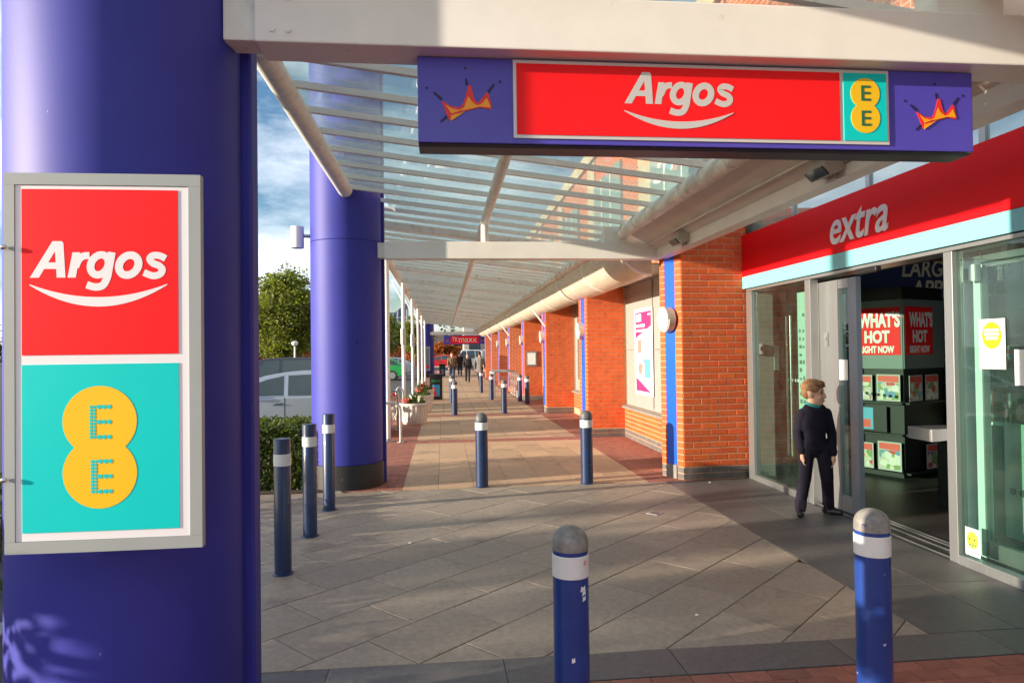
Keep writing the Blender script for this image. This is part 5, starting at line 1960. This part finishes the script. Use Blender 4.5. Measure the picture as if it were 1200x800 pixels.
k.ellip(hp(0.082, 0, -0.058), (0.0068, 0.0217, 0.0068), 10, 8, hrot)
k.build('mouth', m_lip, boy, smooth=60)
k = MB()   # jumper
k.capsule(bp(0, -0.005, 0.72), bp(0, -0.005, 0.97), 0.10, 0.095)
k.ellip(bp(0, 0.0, 0.90), (0.132, 0.092, 0.16), 18, 12, Matrix((A, F, Z)).transposed())
k.ellip(bp(0, 0.0, 0.70), (0.122, 0.088, 0.085), 18, 12, Matrix((A, F, Z)).transposed())
k.capsule(shL - Z * 0.012, bp(-0.035, 0, 1.035), 0.052, 0.048)
k.capsule(shR - Z * 0.012, bp(0.035, 0, 1.035), 0.052, 0.048)
k.capsule(bp(-0.045, 0, 1.02), bp(0.045, 0, 1.02), 0.066, 0.066)
k.ellip(bp(0, 0.006, 0.985), (0.115, 0.078, 0.075), 18, 12, Matrix((A, F, Z)).transposed())
for s_, e_, w_ in ((shL, elL, wrL), (shR, elR, wrR)):
    k.capsule(s_, e_, 0.052, 0.045)
    k.capsule(e_, e_.lerp(w_, 0.92), 0.045, 0.036)
    k.capsule(e_.lerp(w_, 0.86), e_.lerp(w_, 0.95), 0.041, 0.036)
k.ellip(bp(0, 0.0, 0.655), (0.126, 0.092, 0.05), 18, 12, Matrix((A, F, Z)).transposed())
bake_remesh(k, 'jumper', m_jumper, boy, 0.007, 5)
k = MB()   # polo collar showing at the neck
for a in range(0, 360, 20):
    d = HF * math.cos(R(a)) + HS * math.sin(R(a))
    e = HF * math.cos(R(a + 20)) + HS * math.sin(R(a + 20))
    c0 = bp(-0.005, 0, 1.068)
    k.capsule(c0 + d * 0.056 + Z * (-0.016 * math.cos(R(a))), c0 + e * 0.056 + Z * (-0.016 * math.cos(R(a + 20))), 0.017, 0.017, 8)
bake_remesh(k, 'collar', m_collar, boy, 0.006, 2)
k = MB()   # trousers
k.ellip(bp(0, -0.005, 0.66), (0.118, 0.086, 0.10), 18, 12, Matrix((A, F, Z)).transposed())
for h_, n_, a_ in ((hipL, knL, anL), (hipR, knR, anR)):
    k.capsule(h_, n_, 0.076, 0.060)
    k.capsule(n_, a_ + Z * 0.03, 0.058, 0.052)
    k.capsule(a_ + Z * 0.06, a_ - Z * 0.01, 0.050, 0.049)
    for q in range(4):
        k.capsule(n_.lerp(a_, 0.7 + q * 0.08) - A * 0.03 + F * 0.03, n_.lerp(a_, 0.74 + q * 0.08) + A * 0.03 + F * 0.033, 0.02, 0.018, 8)
bake_remesh(k, 'trousers', m_trousers, boy, 0.0075, 5)
for a_, dr in ((anL, (F * 0.9 - A * 0.2).normalized()), (anR, (A * 0.75 + F * 0.6).normalized())):
    k = MB()
    h0 = Vector((a_.x, a_.y, 0.036))
    k.capsule(h0 - dr * 0.03, h0 + dr * 0.05, 0.036, 0.038)
    k.capsule(h0 + dr * 0.05, h0 + dr * 0.11, 0.038, 0.032)
    k.capsule(h0 + Z * 0.02, h0 + Z * 0.05, 0.04, 0.036)
    k.box((h0.x - 0.001, h0.y - 0.001, 0.0), (h0.x + 0.001, h0.y + 0.001, 0.01))
    for v in range(len(k.v)):
        x_, y_, z_ = k.v[v]
        k.v[v] = (x_, y_, max(z_, 0.002))
    bake_remesh(k, 'shoe', m_shoe, boy, 0.007, 3)

def walker(loc, face, h, top, legs, hairc, label, stride=0.22, coat=False, bag=None):
    o = thing('person', label, 'person', loc, math.atan2(face[1], face[0]))
    s = h / 1.72 * 0.95
    V = lambda f_, l_, z_: Vector((f_ * s, l_ * s, z_ * s))
    hips = [V(0, 0.09, 0.9), V(0, -0.09, 0.9)]
    kn = [V(stride * 0.6, 0.09, 0.5), V(-0.02, -0.09, 0.48)]
    an = [V(stride, 0.09, 0.09), V(-stride * 1.1, -0.09, 0.13)]
    sh = [V(0, 0.18, 1.4), V(0, -0.18, 1.4)]
    el = [V(-0.12, 0.23, 1.12), V(0.08, -0.23, 1.12)]
    wr = [V(-0.06, 0.22, 0.88), V(0.2, -0.2, 0.92)]
    k = MB()
    k.ellip(V(0.01, 0, 1.60), (0.095 * s, 0.078 * s, 0.12 * s), 14, 10)
    k.ellip(V(0.1, 0, 1.585), (0.02 * s, 0.015 * s, 0.03 * s), 8, 6)
    k.capsule(V(0, 0, 1.4), V(0, 0, 1.56), 0.055 * s, 0.05 * s)
    k.capsule(V(0, 0, 0.95), V(0, 0, 1.35), 0.11 * s, 0.12 * s)
    for i in range(2):
        k.capsule(hips[i], kn[i], 0.08 * s, 0.055 * s)
        k.capsule(kn[i], an[i], 0.052 * s, 0.04 * s)
        k.capsule(sh[i], el[i], 0.05 * s, 0.04 * s)
        k.capsule(el[i], wr[i], 0.038 * s, 0.03 * s)
        k.capsule(wr[i], wr[i] + V(0.03, 0, -0.1), 0.028 * s, 0.022 * s)
        for q in range(4):
            b = wr[i] + V(0.02 + 0.016 * q, 0, -0.11)
            k.capsule(b, b + V(0.01, 0, -0.06), 0.008 * s, 0.007 * s, 6)
        k.capsule(wr[i] + V(0.05, 0, -0.03), wr[i] + V(0.085, 0, -0.075), 0.01 * s, 0.008 * s, 6)
    bake_remesh(k, 'body', m_skin, o, 0.014, 3)
    k = MB()
    k.ellip(V(-0.02, 0, 1.64), (0.105 * s, 0.088 * s, 0.105 * s), 14, 10)
    bake_remesh(k, 'hair', hairc, o, 0.014, 3)
    k = MB()
    for i in range(2):
        k.capsule(sh[i], el[i], 0.068 * s, 0.058 * s)
        k.capsule(el[i], wr[i], 0.056 * s, 0.046 * s)
    k.capsule(sh[0], sh[1], 0.075 * s, 0.075 * s)
    k.capsule(V(0, 0.03, 0.98), V(0, 0.05, 1.34), 0.125 * s, 0.135 * s)
    k.capsule(V(0, -0.03, 0.98), V(0, -0.05, 1.34), 0.125 * s, 0.135 * s)
    if coat:
        k.capsule(V(0, 0.03, 0.8), V(0, 0.03, 1.1), 0.15 * s, 0.13 * s)
        k.capsule(V(0, -0.03, 0.8), V(0, -0.03, 1.1), 0.15 * s, 0.13 * s)
    bake_remesh(k, 'jacket', top, o, 0.018, 4)
    k = MB()
    for i in range(2):
        k.capsule(hips[i], kn[i], 0.1 * s, 0.075 * s)
        k.capsule(kn[i], an[i] + V(0, 0, 0.02), 0.072 * s, 0.062 * s)
    k.capsule(hips[0], hips[1], 0.115 * s, 0.115 * s)
    bake_remesh(k, 'trousers', legs, o, 0.018, 4)
    for i in range(2):
        k = MB()
        b = Vector((an[i].x, an[i].y, max(0.045 * s, an[i].z - 0.05 * s)))
        k.capsule(b - V(0.04, 0, 0), b + V(0.14, 0, 0), 0.042 * s, 0.036 * s)
        k.build('shoe', m_shoe, o, smooth=60)
    if bag:
        k = MB()
        p = wr[0] + V(0.03, 0, -0.14)
        k.box((p.x - 0.12, p.y - 0.05, p.z - 0.3), (p.x + 0.12, p.y + 0.05, p.z - 0.02))
        tag(k.build('carrier_bag', bag, None, bevel=0.02), 'pale carrier bag held by the walker in black', 'bag').matrix_world = Matrix.Translation(loc) @ Matrix.Rotation(math.atan2(face[1], face[0]), 4, 'Z')
    return o
m_c1 = M('coat_black', (0.02, 0.018, 0.018), 0.85)
m_c2 = M('coat_brown', (0.16, 0.10, 0.06), 0.85, var=0.2)
m_c3 = M('coat_grey', (0.17, 0.165, 0.16), 0.85, var=0.2)
m_jean = M('denim', (0.03, 0.045, 0.09), 0.85)
m_hd = M('hair_dark', (0.03, 0.02, 0.015), 0.6)
m_hb = M('hair_auburn', (0.22, 0.07, 0.03), 0.6)
walker((0.46, 35.6, 0), (0.05, -1), 1.68, m_c2, m_jean, m_hb, 'distant walker with auburn hair, brown jacket and jeans', 0.15)
walker((1.30, 36.6, 0), (-0.05, -1), 1.6, m_c1, m_c1, m_hb, 'distant walker dressed all in black in the middle of the walkway', 0.2, bag=m_paper)
walker((1.72, 32.2, 0), (0.35, 0.94), 1.72, m_c3, m_c1, m_hd, 'distant walker in a grey coat striding away by the brick piers', 0.28, coat=True)
walker((1.15, 47.0, 0), (0, -1), 1.66, m_c1, m_c1, m_hd, 'farthest walker in dark clothes under the distant hanging sign', 0.15)

# ================================================================== CARS
def car(loc, rotz, paint, label, L=4.3, W=1.74, H=1.43, suv=False):
    """x = length, front at -x"""
    o = thing('parked_car', label, 'car', loc, rotz, 'parked cars')
    h = L / 2
    lower = [(-h, 0.42), (-h + 0.05, 0.30), (-h + 0.55, 0.22), (h - 0.5, 0.22), (h - 0.06, 0.32), (h, 0.5), (h - 0.03, 0.78), (h - 0.12, 0.95),
             (0.9, 0.97), (0.0, 0.95), (-0.78, 0.90), (-1.25, 0.83), (-h + 0.25, 0.70), (-h + 0.05, 0.60)]
    roof0, roof1 = (-0.25, 1.15)
    gh = [(-1.32, 0.86), (-0.95, 1.06), (-0.6, 1.22), (-0.25, 1.34), (0.1, H - 0.03), (0.45, H), (0.85, H - 0.01), (1.2, H - 0.05), (1.5, H - 0.15), (1.95, 0.97)]
    if suv:
        gh = [(-1.0, 0.88), (-0.4, H - 0.04), (0.1, H), (1.4, H - 0.02), (1.75, H - 0.08), (2.05, 0.95)]
    k = MB()
    secs = []
    for yy, ins in ((-W / 2, 0.045), (-W / 2 + 0.05, 0.0), (W / 2 - 0.05, 0.0), (W / 2, 0.045)):
        secs.append([k.vert((x * (1 - ins * 0.6), yy, 0.6 + (z - 0.6) * (1 - ins * 1.4))) for x, z in lower])
    for a, b in zip(secs, secs[1:]):
        k.bridge(a, b)
    k.cap(secs[0])
    k.cap(secs[-1], True)
    def gw(z):
        return W / 2 - 0.055 - (z - 0.9) * 0.42
    secs = []
    for s in (-1, 1):
        secs.append([k.vert((x, s * gw(z), z)) for x, z in gh])
    k.bridge(secs[0], secs[1])
    k.cap(secs[0])
    k.cap(secs[1], True)
    k.build('body', paint, o, smooth=28, bevel=0.018)
    # side windows
    for s in (-1, 1):
        wins = [[(-1.0, 0.965), (0.12, 0.965), (0.10, H - 0.095), (-0.2, 1.27), (-0.6, 1.13)], [(0.20, 0.965), (1.05, 0.965), (1.0, H - 0.10), (0.6, H - 0.075), (0.18, H - 0.09)], [(1.11, 0.965), (1.66, 0.99), (1.42, H - 0.2), (1.07, H - 0.11)]]
        if suv:
            wins = [[(-0.86, 0.965), (0.12, 0.965), (0.10, H - 0.08), (-0.30, H - 0.1)], [(0.20, 0.965), (1.05, 0.965), (1.0, H - 0.08), (0.18, H - 0.08)], [(1.11, 0.965), (1.8, 0.98), (1.62, H - 0.12), (1.07, H - 0.08)]]
        for P in wins:
            k = MB()
            a = [k.vert((x, s * (gw(z) + 0.004), z)) for x, z in P]
            b = [k.vert((x, s * (gw(z) - 0.02), z)) for x, z in P]
            k.face(a)
            k.face(b[::-1])
            k.bridge(a, b)
            k.build('side_window', m_carglass, o)
        for x in (-0.92, 0.15, 1.12):
            k = MB()
            k.box((x, s * (W / 2 + 0.001) - 0.002, 0.3), (x + 0.012, s * (W / 2 + 0.001) + 0.002, 0.93))
            k.build('door_seam', m_black, o)
        for x in (-0.06, 0.92):
            k = MB()
            k.tube([(x, s * (W / 2 + 0.002), 0.80), (x + 0.03, s * (W / 2 + 0.03), 0.805), (x + 0.15, s * (W / 2 + 0.03), 0.815), (x + 0.18, s * (W / 2 + 0.002), 0.815)], 0.012, 8)
            k.build('door_handle', m_black, o, smooth=50)
        k = MB()
        k.box((-0.95, s * (W / 2) - 0.01, 0.27), (1.12, s * (W / 2) + 0.012, 0.34))
        k.build('sill_strip', m_white, o, bevel=0.008)
        k = MB()
        k.ellip((-0.72, s * (W / 2 + 0.06), 1.0), (0.06, 0.11, 0.065), 10, 8)
        k.build('mirror', paint, o, smooth=60)
        for x in (-1.35, 1.32):
            k = MB()
            k.cyl((x, s * (W / 2 - 0.2), 0.32), (x, s * (W / 2 + 0.006), 0.32), 0.32, n=28)
            w_ = k.build('wheel', m_rubber, o, smooth=40)
            k = MB()
            k.cyl((x, s * (W / 2 + 0.004), 0.32), (x, s * (W / 2 + 0.014), 0.32), 0.21, n=20)
            k.build('rim', m_steel, w_, smooth=40)
    for s in (-1, 1):
        k = MB()
        k.ellip((-h + 0.12, s * 0.62, 0.64), (0.09, 0.16, 0.07), 12, 8)
        k.build('headlight', m_lamp, o, smooth=60)
        k = MB()
        k.ellip((h - 0.08, s * 0.68, 0.82), (0.05, 0.13, 0.09), 12, 8)
        k.build('tail_light', m_red, o, smooth=60)
    k = MB()
    P = [(-1.22, 0.92), (-0.28, 1.33)] if not suv else [(-0.99, 0.9), (-0.41, H - 0.06)]
    a = [k.vert((x - 0.012, s * (gw(z) - 0.06), z)) for (x, z), s in ((P[0], -1), (P[0], 1), (P[1], 1), (P[1], -1))]
    k.face(a)
    k.build('windscreen', m_carglass, o)
    return o
pt_silver = M('paint_silver', (0.36, 0.41, 0.46), 0.3, metal=0.6, coat=1.0)
pt_dark = M('paint_dark', (0.03, 0.035, 0.045), 0.25, metal=0.3, coat=0.7)
pt_green = M('paint_green', (0.02, 0.36, 0.07), 0.3, coat=0.7)
pt_red = M('paint_red', (0.55, 0.02, 0.03), 0.3, coat=0.7)
pt_white = M('paint_white', (0.75, 0.76, 0.78), 0.3, coat=0.6)
pt_blue = M('paint_blue', (0.04, 0.10, 0.25), 0.3, coat=0.7)
car((-3.13, 14.1, -0.12), 0.0, pt_silver, 'silver car parked broadside behind the clipped hedge')
car((-4.6, 20.0, -0.12), 0.0, pt_dark, 'dark estate car parked behind the silver car', H=1.66, suv=True, L=4.6)
car((-4.55, 45.0, -0.12), 0.0, pt_green, 'bright green car parked beyond the white posts')
car((-4.4, 53.0, -0.12), 0.0, pt_silver, 'grey car parked behind the bright green car')
car((-10.8, 46.0, -0.12), 0.0, pt_white, 'white car parked far off under the round tree')
car((-0.3, 66.0, -0.02), 0.0, pt_red, 'red car crossing at the far end of the walkway')
car((2.4, 74.0, -0.02), 0.0, pt_white, 'white van-like car beyond the people at the far end', H=1.9, suv=True)

# ================================================================== VEGETATION
def crown_mesh(k, c, rad, nclump, nleaf, ls, seed):
    rr = random.Random(seed)
    cl_ = []
    for _ in range(nclump):
        d = Vector((rr.gauss(0, 1), rr.gauss(0, 1), rr.gauss(0, 1))).normalized() * (rr.uniform(0.35, 1.0) ** 0.6)
        tz = d.z
        wd = 1.0 - 0.35 * max(0, tz)
        cl_.append(Vector(c) + Vector((d.x * rad[0] * wd, d.y * rad[1] * wd, tz * rad[2])))
    for q in cl_:
        cr = rr.uniform(0.14, 0.26) * min(rad)
        for _ in range(nleaf):
            e = Vector((rr.gauss(0, 1), rr.gauss(0, 1), rr.gauss(0, 0.8)))
            leafquad(k, q + e * cr * 0.62, ls * rr.uniform(0.6, 1.4), rr)
    return cl_
def tree(x, y, z0, h, rad, label, mat=None, seed=1, nclump=90, nleaf=70, ls=0.1, trunk_h=1.9, tr_r=0.16, group='trees in the car park'):
    o = thing('leafy_tree', label, 'tree', (x, y, z0), 0, group)
    cz = h - rad[2]
    k = MB()
    cl_ = crown_mesh(k, (0, 0, cz), rad, nclump, nleaf, ls, seed)
    k.build('crown', mat or m_leaf, o)
    k = MB()
    rr = random.Random(seed + 5)
    k.tube([(0, 0, 0), (0.03, 0.02, trunk_h * 0.6), (0.0, 0.05, trunk_h), (0.06, 0, cz), (0.03, 0.03, h - 0.3 * rad[2])], [tr_r * 1.25, tr_r, tr_r * 0.9, tr_r * 0.6, 0.03], 9)
    for q in cl_[::4]:
        zs = min(max(trunk_h * 0.9, q.z * 0.55), h * 0.7)
        k.tube([(0.02, 0.02, zs), tuple(Vector((0, 0, zs)).lerp(q, 0.5) + Vector((0, 0, 0.12))), tuple(q)], [tr_r * 0.35, tr_r * 0.2, 0.012], 5)
    k.build('trunk', m_bark, o)
    return o
tree(-10.0, 45.0, -0.12, 7.1, (2.5, 2.5, 2.75), 'round leafy green tree in the car park behind the silver car', seed=2, nclump=230, nleaf=85, ls=0.115)
tree(-6.6, 75.0, -0.12, 6.2, (2.6, 2.4, 2.5), 'green tree below the distant tower, left of the far columns', seed=4, nclump=70, ls=0.16)
tree(-3.6, 90.0, -0.12, 6.6, (2.2, 2.4, 2.6), 'narrow tree nearest the far columns, beside the car park', seed=6, nclump=60, ls=0.18)
tree(-19.0, 70.0, -0.12, 6.0, (3.4, 3.0, 2.4), 'broad tree far across the car park beyond the round tree', mat=m_leafd, seed=8, nclump=70, ls=0.18)
tree(0.2, 96.0, -0.02, 3.2, (2.0, 1.6, 1.2), 'rusty autumn tree at the far end of the walkway', mat=m_leafo, seed=9, nclump=60, ls=0.18)
tree(-12.0, 2.87, -0.12, 10.0, (1.7, 1.6, 1.7), 'tall tree with a bare straight trunk, left of the picture', seed=31, nclump=30, nleaf=40, ls=0.14, trunk_h=6.4, tr_r=0.165)  # out of frame, added so its trunk shades the boy and fascia
tree(-22.0, 1.3, -0.12, 5.0, (2.2, 2.4, 1.4), 'unseen small sparse tree added to dapple the plaza, left of the picture', seed=41, nclump=26, nleaf=26, ls=0.15)  # out of frame, added so its crown dapples the plaza
# out of frame: car park trees whose crowns break up the low sun
tree(-26.0, -0.6, -0.12, 5.2, (3.2, 3.0, 1.5), 'car park tree to the left of the picture, nearer the camera', seed=21, nclump=40, nleaf=40, ls=0.15)

def hedge(x0, x1, y0, y1, z0, z1, label, n, ls, mat, seed):
    o = thing('clipped_hedge', label, 'hedge', (0, 0, 0))
    rr = random.Random(seed)
    k = MB()
    for _ in range(n):
        s = rr.random()
        x, y, z = rr.uniform(x0, x1), rr.uniform(y0, y1), rr.uniform(z0, z1)
        if s < 0.35:
            z = z1 + rr.gauss(0, 0.03)
        elif s < 0.7:
            y = y0 + abs(rr.gauss(0, 0.03))
        elif s < 0.85:
            x = rr.choice((x0, x1)) + rr.gauss(0, 0.02)
        leafquad(k, Vector((x, y, z)), ls * rr.uniform(0.6, 1.4), rr)
    k.build('foliage', mat, o)
    k = MB()
    for q in range(14):
        x, y = rr.uniform(x0 + .1, x1 - .1), rr.uniform(y0 + .1, y1 - .1)
        k.tube([(x, y, z0 - 0.05), (x + rr.uniform(-.08, .08), y, z0 + (z1 - z0) * 0.8)], [0.018, 0.008], 5)
    k.build('stems', m_bark, o)
    return o
hedge(-2.85, -1.66, 8.36, 9.6, 0.02, 0.72, 'clipped green hedge between the bollards and the silver car', 9000, 0.034, m_hedge, 3)
hedge(-4.6, -3.4, 0.4, 2.6, -0.1, 1.36, 'clipped hedge beside the near column, left of the picture', 6000, 0.05, m_hedge, 5)
hedge(-4.3, -3.3, 2.9, 7.4, -0.1, 0.46, 'low straggly planting along the plaza edge, left of the picture', 2600, 0.055, m_hedge, 15)
hedge(-26, 4, 99, 101, -0.1, 2.3, 'long rust coloured beech hedge along the far side of the car park', 9000, 0.22, m_leafo, 7)
k = MB()
rr = random.Random(12)
for q in range(150):
    a = rr.uniform(-120, 60)
    hgt = rr.uniform(5, 9)
    c = Vector((a, 170 + rr.uniform(-10, 10), hgt * 0.5))
    for _ in range(60):
        e = Vector((rr.gauss(0, 1), rr.gauss(0, 1), rr.gauss(0, 1)))
        leafquad(k, c + Vector((e.x * 2.2, e.y * 1.5, e.z * hgt * 0.25)), 0.7, rr)
stuff(k.build('tree_belt', m_leafd))

# street lamps of the car park
def lamp(x, y, h, label):
    o = thing('street_lamp', label, 'street lamp', (x, y, -0.12), 0, 'lamp posts in the car park')
    k = MB()
    k.cyl((0, 0, 0), (0, 0, h), 0.07, 0.045, n=10)
    k.build('pole', m_white, o, smooth=40)
    k = MB()
    k.lathe((0, 0, h), [(0.03, 0.0), (0.16, 0.08), (0.2, 0.22), (0.1, 0.3)], n=12)
    k.build('lantern', m_lamp, o, smooth=40)
lamp(-11.5, 44.0, 2.4, 'white post left of the round tree trunk, behind the cars')
lamp(-8.4, 40.0, 2.2, 'pale post with a lantern right of the round tree trunk')
lamp(-7.4, 60.0, 5.6, 'tall lamp post in the car park beyond the green car')

# far buildings
tw = thing('office_tower', 'distant dark blue office tower with a slanted top', 'tower', (-31.5, 500, 0))
k = MB()
k.prism([(-6.5, 0), (6.5, 0), (6.5, 38.5), (-3, 31), (-6.5, 31)], lambda u, v, w: (u, w, v), 0, 14)
k.build('tower_body', m_tower, tw)
for x in (-4.6, -1.3, 2.0, 5.2):
    k = MB()
    k.box((x, -0.5, 0), (x + 0.9, -0.02, 30 if x < -2 else 33))
    k.build('facade_rib', m_towerp, tw)
for z in range(3, 30, 4):
    k = MB()
    k.box((-6.4, -0.2, z), (6.4, -0.02, z + 0.7))
    k.build('floor_band', m_towerp, tw)
eb = thing('end_building', 'pale retail building closing the far end of the walkway', 'building', (0, 84, 0))
bx('wall', (2.6, 0, -0.1), (16, 8, 5.2), M('end_wall', (0.42, 0.40, 0.36), 0.8, var=0.1), eb)
bx('roof', (2.3, -0.4, 5.22), (16, 8, 5.6), m_cream, eb)
for x in (3.2, 5.0, 6.8):
    bx('window', (x, -0.06, 0.3), (x + 1.4, -0.01, 2.6), m_carglass, eb)
fh = thing('brick_house', 'low far brick building beyond the car park hedge', 'house', (-8, 120, 0))
bx('wall', (-14, 0, -0.1), (8, 8, 3.2), m_bricktex, fh)
k = MB()
k.prism([(-0.5, 3.2), (8.5, 3.2), (4, 5.0)], lambda u, v, w: (w, u, v), -14.4, 8.4)
k.build('roof', M('roof_tile', (0.10, 0.07, 0.06), 0.85), fh)
for x in range(-13, 7, 4):
    bx('window', (x, -0.06, 0.9), (x + 1.6, -0.01, 2.2), m_carglass, fh)
